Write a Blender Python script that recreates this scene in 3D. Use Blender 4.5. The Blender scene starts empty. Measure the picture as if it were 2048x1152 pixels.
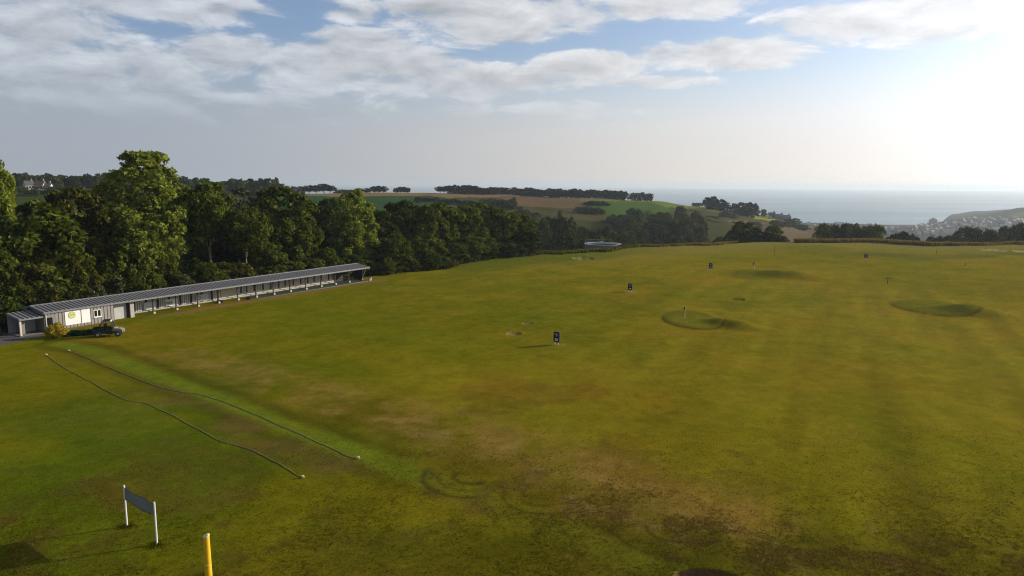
import bpy, math, random
import numpy as np
from mathutils import Matrix, Vector
R_ = math.radians
scene = bpy.context.scene

# ------------------------------------------------------------------ camera
CAM_H, PITCH, ROLL, FPX = 18.0, R_(8.37), R_(0.40), 1420.0
cam_data = bpy.data.cameras.new('camera')
cam_data.sensor_width = 36.0
cam_data.lens = 36.0 * FPX / 2048.0
cam_data.clip_start, cam_data.clip_end = 0.1, 60000.0
cam = bpy.data.objects.new('camera', cam_data)
scene.collection.objects.link(cam)
CAM_ROT = Matrix.Rotation(math.pi / 2 - PITCH, 3, 'X') @ Matrix.Rotation(ROLL, 3, 'Z')
cam.matrix_world = Matrix.Translation((0, 0, CAM_H)) @ CAM_ROT.to_4x4()
scene.camera = cam

# ------------------------------------------------------------------ light and exposure
SUN_AZ, SUN_EL = R_(68.0), R_(17.7)          # azimuth clockwise from +Y
SUN_DIR = Vector((math.sin(SUN_AZ) * math.cos(SUN_EL), math.cos(SUN_AZ) * math.cos(SUN_EL), math.sin(SUN_EL)))
SUN_STRENGTH = 5.0
SKY_STRENGTH = 0.1
sun_data = bpy.data.lights.new('sun', 'SUN')
sun_data.energy, sun_data.angle, sun_data.color = SUN_STRENGTH, R_(0.5), (1.0, 0.90, 0.75)
sun = bpy.data.objects.new('sun', sun_data)
sun.rotation_euler = (-SUN_DIR).to_track_quat('-Z', 'Y').to_euler()
sun.location = (0, 0, 60)
scene.collection.objects.link(sun)
scene.view_settings.view_transform = 'Standard'
scene.view_settings.look = 'None'
scene.view_settings.exposure = 0.08
scene.view_settings.gamma = 1.0
scene.view_settings.use_curve_mapping = False
scene.cycles.use_denoising = True
scene.cycles.denoising_prefilter = 'NONE'
scene.cycles.filter_width = 1.15
scene.cycles.max_bounces = 5
scene.cycles.diffuse_bounces = 2
scene.cycles.glossy_bounces = 2
scene.cycles.transmission_bounces = 3
scene.cycles.transparent_max_bounces = 4
scene.cycles.volume_bounces = 0
scene.cycles.caustics_reflective = False
scene.cycles.caustics_refractive = False


class Nodes:
    """Small helper that writes node chains as expressions."""
    def __init__(s, nt):
        s.nt = nt
    def new(s, t, **kw):
        n = s.nt.nodes.new(t)
        for k, v in kw.items():
            setattr(n, k, v)
        return n
    def put(s, inp, v):
        if isinstance(v, bpy.types.NodeSocket):
            s.nt.links.new(v, inp)
        elif isinstance(v, (tuple, list)):
            n = len(inp.default_value)
            v = tuple(v)
            inp.default_value = (v + (1.0,) * n)[:n]
        else:
            inp.default_value = v
    def m(s, op, a, b=0.0, c=0.0, clamp=False):
        n = s.new('ShaderNodeMath', operation=op, use_clamp=clamp)
        s.put(n.inputs[0], a); s.put(n.inputs[1], b); s.put(n.inputs[2], c)
        return n.outputs[0]
    def v(s, op, a, b=(0, 0, 0)):
        n = s.new('ShaderNodeVectorMath', operation=op)
        s.put(n.inputs[0], a)
        if op == 'SCALE':
            s.put(n.inputs['Scale'], b)
        else:
            s.put(n.inputs[1], b)
        return n.outputs['Value'] if op in ('DOT_PRODUCT', 'LENGTH', 'DISTANCE') else n.outputs['Vector']
    def mix(s, f, a, b, mode='MIX'):
        n = s.new('ShaderNodeMix', data_type='RGBA', blend_type=mode)
        s.put(n.inputs[0], f); s.put(n.inputs[6], a); s.put(n.inputs[7], b)
        return n.outputs[2]
    def step(s, x, lo, hi, a=0.0, b=1.0):
        n = s.new('ShaderNodeMapRange', interpolation_type='SMOOTHSTEP')
        s.put(n.inputs[0], x); s.put(n.inputs[1], lo); s.put(n.inputs[2], hi); s.put(n.inputs[3], a); s.put(n.inputs[4], b)
        return n.outputs[0]
    def noise(s, vec, scale, detail=4, rough=0.55, dist=0.0):
        n = s.new('ShaderNodeTexNoise')
        s.put(n.inputs['Vector'], vec); n.inputs['Scale'].default_value = scale
        n.inputs['Detail'].default_value = detail; n.inputs['Roughness'].default_value = rough
        n.inputs['Distortion'].default_value = dist
        return n.outputs['Fac']
    def xyz(s, x, y, z):
        n = s.new('ShaderNodeCombineXYZ')
        s.put(n.inputs[0], x); s.put(n.inputs[1], y); s.put(n.inputs[2], z)
        return n.outputs[0]


def ray(px, py):
    """World direction of a point of the 2048 x 1152 photograph (only used to survey where things stand)."""
    d = CAM_ROT @ Vector(((px - 1024) / FPX, (576 - py) / FPX, -1.0))
    return d.normalized()
def azel(px, py):
    d = ray(px, py)
    return math.atan2(d.x, d.y), math.asin(d.z)

# ------------------------------------------------------------------ sky
world = bpy.data.worlds.new('World')
scene.world = world
world.use_nodes = True
world.node_tree.nodes.clear()
W = Nodes(world.node_tree)
D = W.new('ShaderNodeTexCoord').outputs['Generated']
D = W.v('NORMALIZE', D)
sep = W.new('ShaderNodeSeparateXYZ'); W.put(sep.inputs[0], D)
dx, dy, dz = sep.outputs
AZ = W.m('ARCTAN2', dx, dy)
EL = W.m('ARCSINE', dz)
sky = W.new('ShaderNodeTexSky', sky_type='NISHITA')
sky.sun_disc = False
sky.sun_elevation = SUN_EL
sky.sun_rotation = SUN_AZ
sky.altitude = 100
sky.air_density, sky.dust_density, sky.ozone_density = 1.0, 1.2, 1.4
K = 1.0 / SKY_STRENGTH
GAM = W.m('ARCCOSINE', W.v('DOT_PRODUCT', D, tuple(SUN_DIR)))           # angle from the sun
glow = W.m('MINIMUM', W.m('POWER', 2.71828, W.m('MULTIPLY', W.m('SUBTRACT', GAM, R_(30)), -1 / R_(20))), 1.0)
veil_l = W.m('ADD', 0.465, W.m('MULTIPLY', glow, 0.88))
warm = W.step(EL, R_(0), R_(9))
veil_c = W.mix(warm, (1.05, 0.99, 0.93), (0.93, 1.0, 1.07))
side = W.step(GAM, R_(55), R_(98))
veil_c = W.mix(side, veil_c, (0.71, 0.79, 0.90))
veil = W.v('SCALE', veil_c, W.m('MULTIPLY', veil_l, K))
veil_f = W.m('ADD', W.step(EL, R_(2.5), R_(12), 0.97, 0.22), W.m('MULTIPLY', glow, 0.40), clamp=True)
clear = W.v('MULTIPLY', sky.outputs[0], W.mix(W.step(EL, R_(15), R_(32)), (0.78, 0.99, 1.32), (0.72, 0.74, 0.74)))
clear = W.v('MULTIPLY', clear, W.mix(W.step(dy, -0.1, 0.35), (1.20, 0.95, 0.74), (1, 1, 1)))
base = W.mix(veil_f, clear, veil)
# clouds: soft lens-shaped banks laid out by bearing and height, broken up by noise
den = W.m('ADD', dz, 0.10)
cp = W.xyz(W.m('DIVIDE', dx, den), W.m('DIVIDE', dy, den), 0.0)
n_big = W.noise(cp, 1.1, 3, 0.5)
n_fine = W.noise(W.xyz(AZ, W.m('MULTIPLY', EL, 2.8), 0.3), 11.0, 9, 0.58, 0.35)
n_fine2 = W.noise(W.xyz(W.m('ADD', AZ, 0.006), W.m('MULTIPLY', W.m('ADD', EL, 0.013), 2.8), 0.3), 11.0, 5, 0.55, 0.35)
banks = [  # centre px, half widths px, strength
    (985, 32, 220, 58, 1.0), (720, 85, 150, 30, 0.75), (640, 130, 320, 52, 0.95), (900, 165, 300, 40, 0.9), (1180, 130, 120, 28, 1.0),
    (1330, 165, 130, 14, 0.75), (1450, 110, 190, 30, 1.08), (1850, 35, 280, 46, 1.1), (1370, 4, 150, 34, 0.95), (330, 10, 240, 34, 0.95),
    (110, 70, 190, 70, 0.8), (190, 150, 260, 60, 0.85), (700, 20, 75, 26, 0.8), (40, 15, 140, 40, 0.7), (420, 205, 420, 60, 0.55), (1120, 215, 170, 24, 0.6),
    (920, 222, 120, 26, 0.55)]
cov = None
for cx, cy, hx, hy, st in banks:
    a0, e0 = azel(cx, cy)
    ha, he = hx / FPX * math.cos(a0) ** 1.0, hy / FPX
    da = W.m('DIVIDE', W.m('SUBTRACT', AZ, a0), ha)
    de = W.m('DIVIDE', W.m('SUBTRACT', EL, e0), he)
    q = W.m('ADD', W.m('MULTIPLY', da, da), W.m('MULTIPLY', de, de))
    b = W.m('MULTIPLY', W.m('MAXIMUM', W.m('SUBTRACT', 1.0, W.m('MULTIPLY', q, 0.62)), 0.0), st)
    cov = b if cov is None else W.m('MAXIMUM', cov, b)
behind = W.step(dy, 0.25, -0.1)                      # elsewhere in the sky: broken cloud from noise alone
cov = W.m('MAXIMUM', cov, W.m('MULTIPLY', behind, W.step(n_big, 0.54, 0.70)))
dens = W.m('ADD', cov, W.m('MULTIPLY', W.m('SUBTRACT', n_fine, 0.5), 2.1))
cmask = W.m('ADD', W.m('MULTIPLY', W.step(dens, 0.30, 0.66), 0.68), W.m('MULTIPLY', W.step(dens, 0.05, 1.0), 0.32))
relief = W.m('SUBTRACT', n_fine, n_fine2)
core = W.step(dens, 0.55, 1.15)
c_l = W.m('ADD', W.m('MULTIPLY', glow, 0.60), W.m('ADD', 0.57, W.m('MULTIPLY', relief, 0.8)))
c_l = W.m('SUBTRACT', c_l, W.m('MULTIPLY', core, 0.06))
c_c = W.mix(side, (1.01, 1.0, 1.0), (0.92, 0.97, 1.05))
cloud = W.v('SCALE', c_c, W.m('MULTIPLY', W.m('MAXIMUM', c_l, 0.2), K))
low = W.step(EL, R_(3.0), R_(9.0), 0.0, 0.86)
final = W.mix(W.m('MULTIPLY', cmask, low), base, cloud)
bg = W.new('ShaderNodeBackground')
W.put(bg.inputs[0], final); bg.inputs[1].default_value = SKY_STRENGTH
wo = W.new('ShaderNodeOutputWorld')
world.node_tree.links.new(bg.outputs[0], wo.inputs[0])

# ------------------------------------------------------------------ helpers
rng = np.random.default_rng(7)
random.seed(7)
COL = scene.collection

def tag(o, label=None, cat=None, group=None, kind=None):
    if label: o['label'] = label
    if cat: o['category'] = cat
    if group: o['group'] = group
    if kind: o['kind'] = kind
    return o

def empty(name, loc=(0, 0, 0), rz=0.0):
    o = bpy.data.objects.new(name, None)
    COL.objects.link(o)
    o.location, o.rotation_euler = loc, (0, 0, rz)
    o.empty_display_size = 0.3
    return o

class MB:
    """Collects shapes and links them as ONE mesh object."""
    def __init__(s):
        s.v, s.f = [], []
    def add(s, vs, fs):
        b = len(s.v)
        s.v += [tuple(p) for p in vs]
        s.f += [tuple(i + b for i in f) for f in fs]
        return s
    def box(s, c, d, rz=0.0, M=None):
        hx, hy, hz = d[0] / 2, d[1] / 2, d[2] / 2
        vs = [Vector((x, y, z)) for x in (-hx, hx) for y in (-hy, hy) for z in (-hz, hz)]
        R = Matrix.Rotation(rz, 3, 'Z') if M is None else M
        vs = [R @ p + Vector(c) for p in vs]
        return s.add(vs, [(0, 1, 3, 2), (4, 6, 7, 5), (0, 4, 5, 1), (2, 3, 7, 6), (0, 2, 6, 4), (1, 5, 7, 3)])
    def slab(s, x0, x1, y0, y1, z0, z1):
        return s.box(((x0 + x1) / 2, (y0 + y1) / 2, (z0 + z1) / 2), (x1 - x0, y1 - y0, z1 - z0))
    def prism(s, poly, axis, a, b):
        """poly of 2D points extruded along axis from a to b."""
        n = len(poly)
        def P(u, v, t):
            return {'x': (t, u, v), 'y': (u, t, v), 'z': (u, v, t)}[axis]
        vs = [P(u, v, a) for u, v in poly] + [P(u, v, b) for u, v in poly]
        fs = [tuple(range(n)), tuple(range(2 * n - 1, n - 1, -1))]
        fs += [(i, i + n, (i + 1) % n + n, (i + 1) % n) for i in range(n)]
        return s.add(vs, fs)
    def tube(s, pts, rad, n=8, cap=True):
        pts = [Vector(p) for p in pts]
        rads = rad if isinstance(rad, (list, tuple)) else [rad] * len(pts)
        rings = []
        up = Vector((0.13, 0.21, 0.97))
        for i, p in enumerate(pts):
            t = (pts[min(i + 1, len(pts) - 1)] - pts[max(i - 1, 0)]).normalized()
            a = t.cross(up)
            if a.length < 0.1: a = t.cross(Vector((1, 0, 0)))
            a.normalize(); b = t.cross(a)
            rings.append([p + (a * math.cos(2 * math.pi * k / n) + b * math.sin(2 * math.pi * k / n)) * rads[i] for k in range(n)])
        vs = [q for r in rings for q in r]
        fs = []
        for i in range(len(pts) - 1):
            for k in range(n):
                k2 = (k + 1) % n
                fs.append((i * n + k, i * n + k2, (i + 1) * n + k2, (i + 1) * n + k))
        if cap:
            fs += [tuple(range(n - 1, -1, -1)), tuple(range(len(vs) - n, len(vs)))]
        return s.add(vs, fs)
    def wheel(s, c, r, w, axis='y', n=20, hole=0.0):
        pr = [(r - 0.04, -w / 2), (r, -w / 2 + 0.04), (r, w / 2 - 0.04), (r - 0.04, w / 2)]
        vs, fs = [], []
        for k in range(n):
            a = 2 * math.pi * k / n
            for rr, t in pr:
                u, v = rr * math.cos(a), rr * math.sin(a)
                vs.append((c[0] + u, c[1] + t, c[2] + v) if axis == 'y' else (c[0] + t, c[1] + u, c[2] + v))
        m = len(pr)
        for k in range(n):
            k2 = (k + 1) % n
            for j in range(m - 1):
                fs.append((k * m + j, k2 * m + j, k2 * m + j + 1, k * m + j + 1))
        fs += [tuple(k * m for k in range(n)), tuple(k * m + m - 1 for k in range(n - 1, -1, -1))]
        return s.add(vs, fs)
    def build(s, name, mat=None, parent=None, smooth=False, loc=None):
        me = bpy.data.meshes.new(name)
        me.from_pydata(s.v, [], s.f)
        me.update()
        import bmesh
        bm = bmesh.new(); bm.from_mesh(me); bmesh.ops.recalc_face_normals(bm, faces=bm.faces); bm.to_mesh(me); bm.free()
        if smooth:
            me.polygons.foreach_set('use_smooth', [True] * len(me.polygons))
        o = bpy.data.objects.new(name, me)
        COL.objects.link(o)
        if mat: me.materials.append(mat)
        if parent: o.parent = parent
        if loc: o.location = loc
        return o

def np_mesh(name, verts, quads, mat=None):
    me = bpy.data.meshes.new(name)
    nv, nf, k = len(verts), len(quads), quads.shape[1]
    me.vertices.add(nv)
    me.vertices.foreach_set('co', np.ascontiguousarray(verts, dtype=np.float32).ravel())
    me.loops.add(nf * k)
    me.loops.foreach_set('vertex_index', np.ascontiguousarray(quads, dtype=np.int32).ravel())
    me.polygons.add(nf)
    me.polygons.foreach_set('loop_start', np.arange(0, nf * k, k, dtype=np.int32))
    me.update(calc_edges=True)
    if mat: me.materials.append(mat)
    return me

def obj_from(me, name, parent=None):
    o = bpy.data.objects.new(name, me)
    COL.objects.link(o)
    if parent: o.parent = parent
    return o

def copy_tree(o, parent=None):
    c = o.copy()
    COL.objects.link(c)
    c.parent = parent
    for ch in list(o.children):
        copy_tree(ch, c)
    return c

# numpy value noise
_perm = np.random.default_rng(3).random((256, 256))
def vnoise(x, y):
    xi, yi = np.floor(x).astype(int), np.floor(y).astype(int)
    fx, fy = x - xi, y - yi
    fx, fy = fx * fx * (3 - 2 * fx), fy * fy * (3 - 2 * fy)
    g = lambda i, j: _perm[i % 256, j % 256]
    return (g(xi, yi) * (1 - fx) + g(xi + 1, yi) * fx) * (1 - fy) + (g(xi, yi + 1) * (1 - fx) + g(xi + 1, yi + 1) * fx) * fy
def fbm(x, y, o=4):
    s, a, t = 0, 0.5, 0
    for k in range(o):
        s = s + a * vnoise(x * 2 ** k + 17.3 * k, y * 2 ** k + 5.1 * k); t += a; a *= 0.5
    return s / t
def sstep(x, a, b):
    t = np.clip((x - a) / (b - a), 0, 1)
    return t * t * (3 - 2 * t)

# ------------------------------------------------------------------ materials
def new_mat(name):
    m = bpy.data.materials.new(name)
    m.use_nodes = True
    m.node_tree.nodes.clear()
    return m, Nodes(m.node_tree)

def finish(m, N, col, rough=0.7, metal=0.0, bump=None, bump_d=0.02, spec=0.4, **kw):
    p = N.new('ShaderNodeBsdfPrincipled')
    N.put(p.inputs['Base Color'], col)
    N.put(p.inputs['Roughness'], rough)
    p.inputs['Metallic'].default_value = metal
    p.inputs['Specular IOR Level'].default_value = spec
    for k, v in kw.items():
        N.put(p.inputs[k.replace('_', ' ')], v)
    if bump is not None:
        b = N.new('ShaderNodeBump')
        b.inputs['Distance'].default_value = bump_d
        N.put(b.inputs['Height'], bump)
        m.node_tree.links.new(b.outputs[0], p.inputs['Normal'])
    o = N.new('ShaderNodeOutputMaterial')
    m.node_tree.links.new(p.outputs[0], o.inputs[0])
    return m

def painted(name, col, rough=0.6, metal=0.0, var=0.25, scale=3.0, spec=0.4, dirt=(0.08, 0.07, 0.05)):
    """Plain material with weathering: slow tone variation and some grime."""
    m, N = new_mat(name)
    co = N.new('ShaderNodeTexCoord').outputs['Object']
    n1 = N.noise(co, scale, 5, 0.6)
    n2 = N.noise(co, scale * 6, 3, 0.6)
    f = N.m('ADD', N.m('MULTIPLY', n1, 0.7), N.m('MULTIPLY', n2, 0.3))
    c = N.mix(N.m('MULTIPLY', N.step(f, 0.42, 0.75), var), col, dirt)
    return finish(m, N, c, N.m('ADD', rough - 0.08, N.m('MULTIPLY', n2, 0.16)), metal, spec=spec)

M = {}
M['white'] = painted('white_paint', (0.72, 0.71, 0.68), 0.55, var=0.18)
M['board'] = painted('board_white', (0.80, 0.79, 0.75), 0.5, var=0.10, scale=1.5)
M['grey_sign'] = painted('faded_sign', (0.60, 0.62, 0.62), 0.6, var=0.15)
M['black'] = painted('black_paint', (0.012, 0.012, 0.014), 0.45, var=0.2, dirt=(0.05, 0.045, 0.035))
M['lettering'] = painted('white_lettering', (0.75, 0.75, 0.75), 0.5, var=0.05)
M['dark_letter'] = painted('dark_lettering', (0.03, 0.03, 0.035), 0.5, var=0.05)
M['yellow'] = painted('yellow_foam', (0.78, 0.46, 0.012), 0.55, var=0.35, scale=4, dirt=(0.30, 0.16, 0.02))
M['foam'] = painted('bare_foam', (0.75, 0.66, 0.42), 0.9, var=0.3)
M['sunlit_bonnet'] = painted('sunlit_bonnet_paint', (0.20, 0.20, 0.15), 0.5, var=0.5, scale=5, dirt=(0.06, 0.06, 0.045))  # sunlight on the bonnet put into its colour, paler than the body
M['tank_wall'] = painted('tank_wall', (0.13, 0.16, 0.17), 0.6, var=0.4, scale=0.8)
M['edging'] = painted('worn_edging', (0.17, 0.15, 0.12), 0.9, var=0.5, scale=1.0)
M['timber'] = painted('brown_timber', (0.065, 0.035, 0.022), 0.8, var=0.4)
M['darkwood'] = painted('dark_timber', (0.03, 0.024, 0.02), 0.8, var=0.3)
M['concrete'] = painted('concrete', (0.42, 0.40, 0.36), 0.85, var=0.35)
M['pale_concrete'] = painted('pale_footing', (0.50, 0.48, 0.42), 0.85, var=0.25)
M['block'] = None
M['metal'] = painted('galvanised', (0.45, 0.46, 0.47), 0.45, 0.6, var=0.2)
M['glass'] = painted('dark_glass', (0.012, 0.014, 0.016), 0.08, var=0.0, spec=0.7)
M['turf'] = painted('green_mat', (0.016, 0.045, 0.020), 0.9, var=0.35, dirt=(0.05, 0.05, 0.035))
M['rubber'] = painted('black_rubber', (0.014, 0.014, 0.014), 0.8, var=0.4)
M['green_paint'] = painted('dark_green_paint', (0.006, 0.015, 0.009), 0.5, var=0.3)
M['grey_paint'] = painted('grey_paint', (0.30, 0.31, 0.33), 0.6, var=0.2)
M['cream'] = painted('cream_render', (0.62, 0.55, 0.44), 0.85, var=0.25, scale=0.8)
M['white_wall'] = painted('white_render', (0.74, 0.72, 0.68), 0.85, var=0.2, scale=0.8)
M['stone'] = painted('grey_stone', (0.24, 0.22, 0.20), 0.9, var=0.3, scale=0.8)
M['slate'] = painted('slate_roof', (0.085, 0.082, 0.088), 0.75, var=0.3, scale=0.8)
M['tile'] = painted('brown_tile', (0.15, 0.085, 0.06), 0.8, var=0.3, scale=0.8)
M['flagcloth'] = painted('dark_flag', (0.015, 0.015, 0.03), 0.85, var=0.2)
M['emblem'] = painted('emblem_yellow', (0.62, 0.66, 0.12), 0.5, var=0.1)
M['emblem_ring'] = painted('emblem_ring', (0.20, 0.26, 0.32), 0.5, var=0.1)

def ribbed(name, col, dark, pitch, width, axis=0, rough=0.5, metal=0.0):
    """Sheet with narrow darker seams every `pitch` metres along one object axis."""
    m, N = new_mat(name)
    co = N.new('ShaderNodeTexCoord').outputs['Object']
    s = N.new('ShaderNodeSeparateXYZ'); N.put(s.inputs[0], co)
    fr = N.m('FRACT', N.m('DIVIDE', N.m('ADD', s.outputs[axis], 500.0), pitch))
    seam = N.step(N.m('ABSOLUTE', N.m('SUBTRACT', fr, 0.5)), width, width * 0.75)
    n1 = N.noise(co, 1.3, 5, 0.6)
    n2 = N.noise(co, 9.0, 3, 0.6)
    c = N.mix(seam, col, dark)
    c = N.mix(N.m('MULTIPLY', N.step(n1, 0.45, 0.8), 0.35), c, tuple(x * 0.55 for x in col))
    c = N.mix(N.m('MULTIPLY', n2, 0.18), c, (0.10, 0.095, 0.08))
    return finish(m, N, c, rough, metal)
M['cladding'] = ribbed('vertical_cladding', (0.30, 0.27, 0.25), (0.030, 0.026, 0.026), 0.42, 0.15)
M['shutter'] = ribbed('roller_shutter', (0.52, 0.52, 0.50), (0.36, 0.36, 0.35), 0.14, 0.12, axis=2)
M['panel'] = ribbed('slat_panel', (0.56, 0.52, 0.48), (0.03, 0.028, 0.028), 0.34, 0.14)
M['roof_rib'] = painted('roof_rib', (0.23, 0.23, 0.25), 0.45, 0.2, var=0.3, scale=0.7)
M['roof'] = painted('roof_sheet', (0.055, 0.055, 0.066), 0.5, 0.1, var=0.3, scale=0.7)  # darker than the ribs: trough shadow put into the sheet colour
M['roof_trim'] = painted('roof_trim', (0.20, 0.20, 0.21), 0.5, 0.2, var=0.2)

m, N = new_mat('concrete_block')
co = N.new('ShaderNodeTexCoord').outputs['Object']
bt = N.new('ShaderNodeTexBrick')
sx = N.new('ShaderNodeSeparateXYZ'); N.put(sx.inputs[0], co)
N.put(bt.inputs['Vector'], N.xyz(sx.outputs[0], sx.outputs[2], 0.0))
bt.inputs['Color1'].default_value = (0.72, 0.63, 0.49, 1); bt.inputs['Color2'].default_value = (0.64, 0.56, 0.43, 1)
bt.inputs['Mortar'].default_value = (0.22, 0.20, 0.17, 1); bt.inputs['Scale'].default_value = 1.0
bt.inputs['Brick Width'].default_value = 0.45; bt.inputs['Row Height'].default_value = 0.22; bt.inputs['Mortar Size'].default_value = 0.012
M['block'] = finish(m, N, N.mix(N.m('MULTIPLY', N.noise(co, 2.0, 5), 0.3), bt.outputs[0], (0.13, 0.12, 0.10)), 0.9)

# leaf material factory
def leaf_mat(name, col, back=0.35, hue_var=0.25, alt=None):
    m, N = new_mat(name)
    g = N.new('ShaderNodeNewGeometry')
    oi = N.new('ShaderNodeObjectInfo')
    r1, r2 = g.outputs['Random Per Island'], oi.outputs['Random']
    alt = alt or (col[0] * 1.5, col[1] * 1.15, col[2] * 0.8)
    c = N.mix(N.m('MULTIPLY', r1, 0.75), col, alt)
    tone = N.m('ADD', 0.46, N.m('ADD', N.m('MULTIPLY', N.m('POWER', r1, 1.6), 1.05), N.m('MULTIPLY', r2, hue_var)))
    c = N.v('SCALE', c, tone)
    d = N.new('ShaderNodeBsdfDiffuse'); N.put(d.inputs[0], c)
    t = N.new('ShaderNodeBsdfTranslucent'); N.put(t.inputs[0], N.v('MULTIPLY', c, (1.25, 1.15, 0.6)))
    ms = N.new('ShaderNodeMixShader'); ms.inputs[0].default_value = back
    m.node_tree.links.new(d.outputs[0], ms.inputs[1]); m.node_tree.links.new(t.outputs[0], ms.inputs[2])
    o = N.new('ShaderNodeOutputMaterial'); m.node_tree.links.new(ms.outputs[0], o.inputs[0])
    return m
M['leaf_dark'] = leaf_mat('leaf_dark', (0.038, 0.060, 0.014))
M['leaf_mid'] = leaf_mat('leaf_mid', (0.068, 0.100, 0.017))
M['leaf_light'] = leaf_mat('leaf_light', (0.145, 0.198, 0.036), 0.45)
M['leaf_olive'] = leaf_mat('leaf_olive', (0.070, 0.082, 0.016))
M['leaf_brown'] = leaf_mat('leaf_brown', (0.080, 0.072, 0.036), 0.2, 0.1, (0.10, 0.085, 0.05))
M['leaf_pine'] = leaf_mat('leaf_pine', (0.016, 0.026, 0.014), 0.10)
M['leaf_far'] = leaf_mat('leaf_far', (0.048, 0.068, 0.026), 0.25)
M['leaf_grey'] = leaf_mat('leaf_grey', (0.060, 0.072, 0.034), 0.2)
M['leaf_gold'] = leaf_mat('leaf_gold', (0.50, 0.37, 0.030), 0.4, 0.2, (0.28, 0.24, 0.03))
M['leaf_bed'] = leaf_mat('leaf_bed', (0.016, 0.050, 0.026), 0.2)
M['leaf_white'] = leaf_mat('leaf_white', (0.55, 0.52, 0.40), 0.2)
M['dry_grass'] = leaf_mat('dry_grass', (0.22, 0.155, 0.055), 0.3, 0.1, (0.13, 0.12, 0.035))
M['bark'] = painted('bark', (0.12, 0.09, 0.06), 0.9, var=0.5, dirt=(0.04, 0.03, 0.022))
M['bark_pale'] = painted('pale_bark', (0.30, 0.24, 0.16), 0.9, var=0.5, dirt=(0.10, 0.075, 0.05))

# ------------------------------------------------------------------ terrain (one sheet: field, valley, far ridge, coast)
SEA_Z = -80.0
def zat(px, py, r):
    d = ray(px, py)
    return CAM_H + r * d.z / math.hypot(d.x, d.y)
P_ = lambda x, y, r: (r, zat(x, y, r))
columns = [  # (px, [(distance, height) ...]) : field edge, fall, valley floor, far slope, ridge, behind ridge, coast, sea bed
    (-500, [(95, 0), (150, 0), (230, -1), (400, 8), (600, 20), (900, 18), (2600, -70), (6000, -96)]),
    (0, [(105, 0), (150, -1), (230, -2), P_(0, 398, 400), P_(0, 374, 610), (900, 12), (2500, -80), (6000, -96)]),
    (300, [(115, 0), (150, -2), (230, -4), P_(300, 396, 420), P_(300, 374, 620), (900, 8), (2400, -80), (6000, -96)]),
    (580, [(128, 0), (170, -4), (250, -5), P_(580, 409, 430), P_(580, 387.5, 650), (880, 3), (2000, -82), (6000, -96)]),
    (740, [(139, 0), (180, -5), (260, -6), P_(740, 413, 430), P_(740, 386.5, 650), (820, 1), (2000, -82), (6000, -96)]),
    (850, [(146, 0), (190, -6), (270, -8), P_(850, 416, 440), P_(850, 387.5, 650), (800, 0), (2000, -82), (6000, -96)]),
    (1000, [(170, 0), (210, -6), (290, -10), P_(1000, 426, 440), P_(1000, 391, 650), (850, 2), (2000, -82), (6000, -96)]),
    (1100, [(181, 0), (225, -5), (300, -12), P_(1100, 434, 430), P_(1100, 395, 650), (850, 2), (2000, -82), (6000, -96)]),
    (1200, [(190, 0), (230, -5), (310, -14), P_(1200, 440, 430), P_(1200, 397, 650), (850, 0), (2000, -82), (6000, -96)]),
    (1300, [(209, 0), (250, -5.5), (320, -16), P_(1300, 446, 440), P_(1300, 400, 660), (850, -3), (2000, -82), (6000, -96)]),
    (1400, [(220, 0), (265, -6), (330, -18), P_(1400, 456, 450), P_(1400, 413, 680), (850, -8), (2000, -82), (6000, -96)]),
    (1540, [(240, 0), (285, -6), (350, -21), P_(1540, 470, 470), P_(1540, 434, 700), (900, -18), (2020, -79.8), (2180, -97)]),
    (1640, [(246, 0), (290, -6.5), (370, -24), P_(1640, 478, 500), P_(1640, 453, 800), (1000, -45), (2060, -79.6), (2180, -97)]),
    (1760, [(253, 0), (295, -7), (400, -30), (600, -46), (900, -60), (1300, -71), (2070, -79.6), (2190, -97)]),
    (1870, [(249, 0), (295, -7), (400, -30), (600, -46), (900, -60), (1400, -69), (2080, -78), (2240, -97)]),
    (1910, [(255, 0), (298, -7), (400, -30), (600, -46), (900, -59), (1500, -67), P_(1910, 440.5, 2250), (4500, -96)]),
    (1960, [(262, 0), (302, -7), (400, -30), (600, -46), (900, -58), (1600, -64), P_(1960, 432.5, 2300), (4500, -96)]),
    (2048, [(278, 0), (315, -7), (410, -29), (600, -45), (1000, -57), (1600, -60), P_(2048, 415, 2350), (4500, -96)]),
    (2200, [(295, 0), (330, -7), (420, -28), (600, -44), (1000, -54), (1600, -50), P_(2200, 392, 2400), (4500, -90)]),
    (2500, [(300, 0), (340, -6), (430, -24), (600, -38), (1000, -48), (1600, -40), (2500, -5), (4500, -80)])]
col_az = np.array([azel(x, 420)[0] for x, _ in columns])
col_r = np.array([[p[0] for p in c] for _, c in columns], float)
col_z = np.array([[p[1] for p in c] for _, c in columns], float)

def base_height(az, r):
    az = np.clip(az, col_az[0], col_az[-1])
    i = np.clip(np.searchsorted(col_az, az) - 1, 0, len(col_az) - 2)
    t = (az - col_az[i]) / (col_az[i + 1] - col_az[i])
    t = t * t * (3 - 2 * t)
    rr = col_r[i] * (1 - t)[:, None] + col_r[i + 1] * t[:, None]
    zz = col_z[i] * (1 - t)[:, None] + col_z[i + 1] * t[:, None]
    z = np.zeros_like(r)
    last = rr.shape[1] - 1
    for k in range(last):
        a, b = rr[:, k], rr[:, k + 1]
        inside = (r >= a) & (r < b)
        q = np.clip((r - a) / (b - a), 0, 1)
        if k == 0: q = q * q * (2 - q) if False else q ** 1.5
        z = np.where(inside, zz[:, k] * (1 - q) + zz[:, k + 1] * q, z)
    z = np.where(r >= rr[:, last], zz[:, last], z)
    return z, rr[:, 0]

def flat(px, py, z=0.0):
    d = ray(px, py)
    t = (z - CAM_H) / d.z
    return Vector((d.x * t, d.y * t, z))

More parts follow.
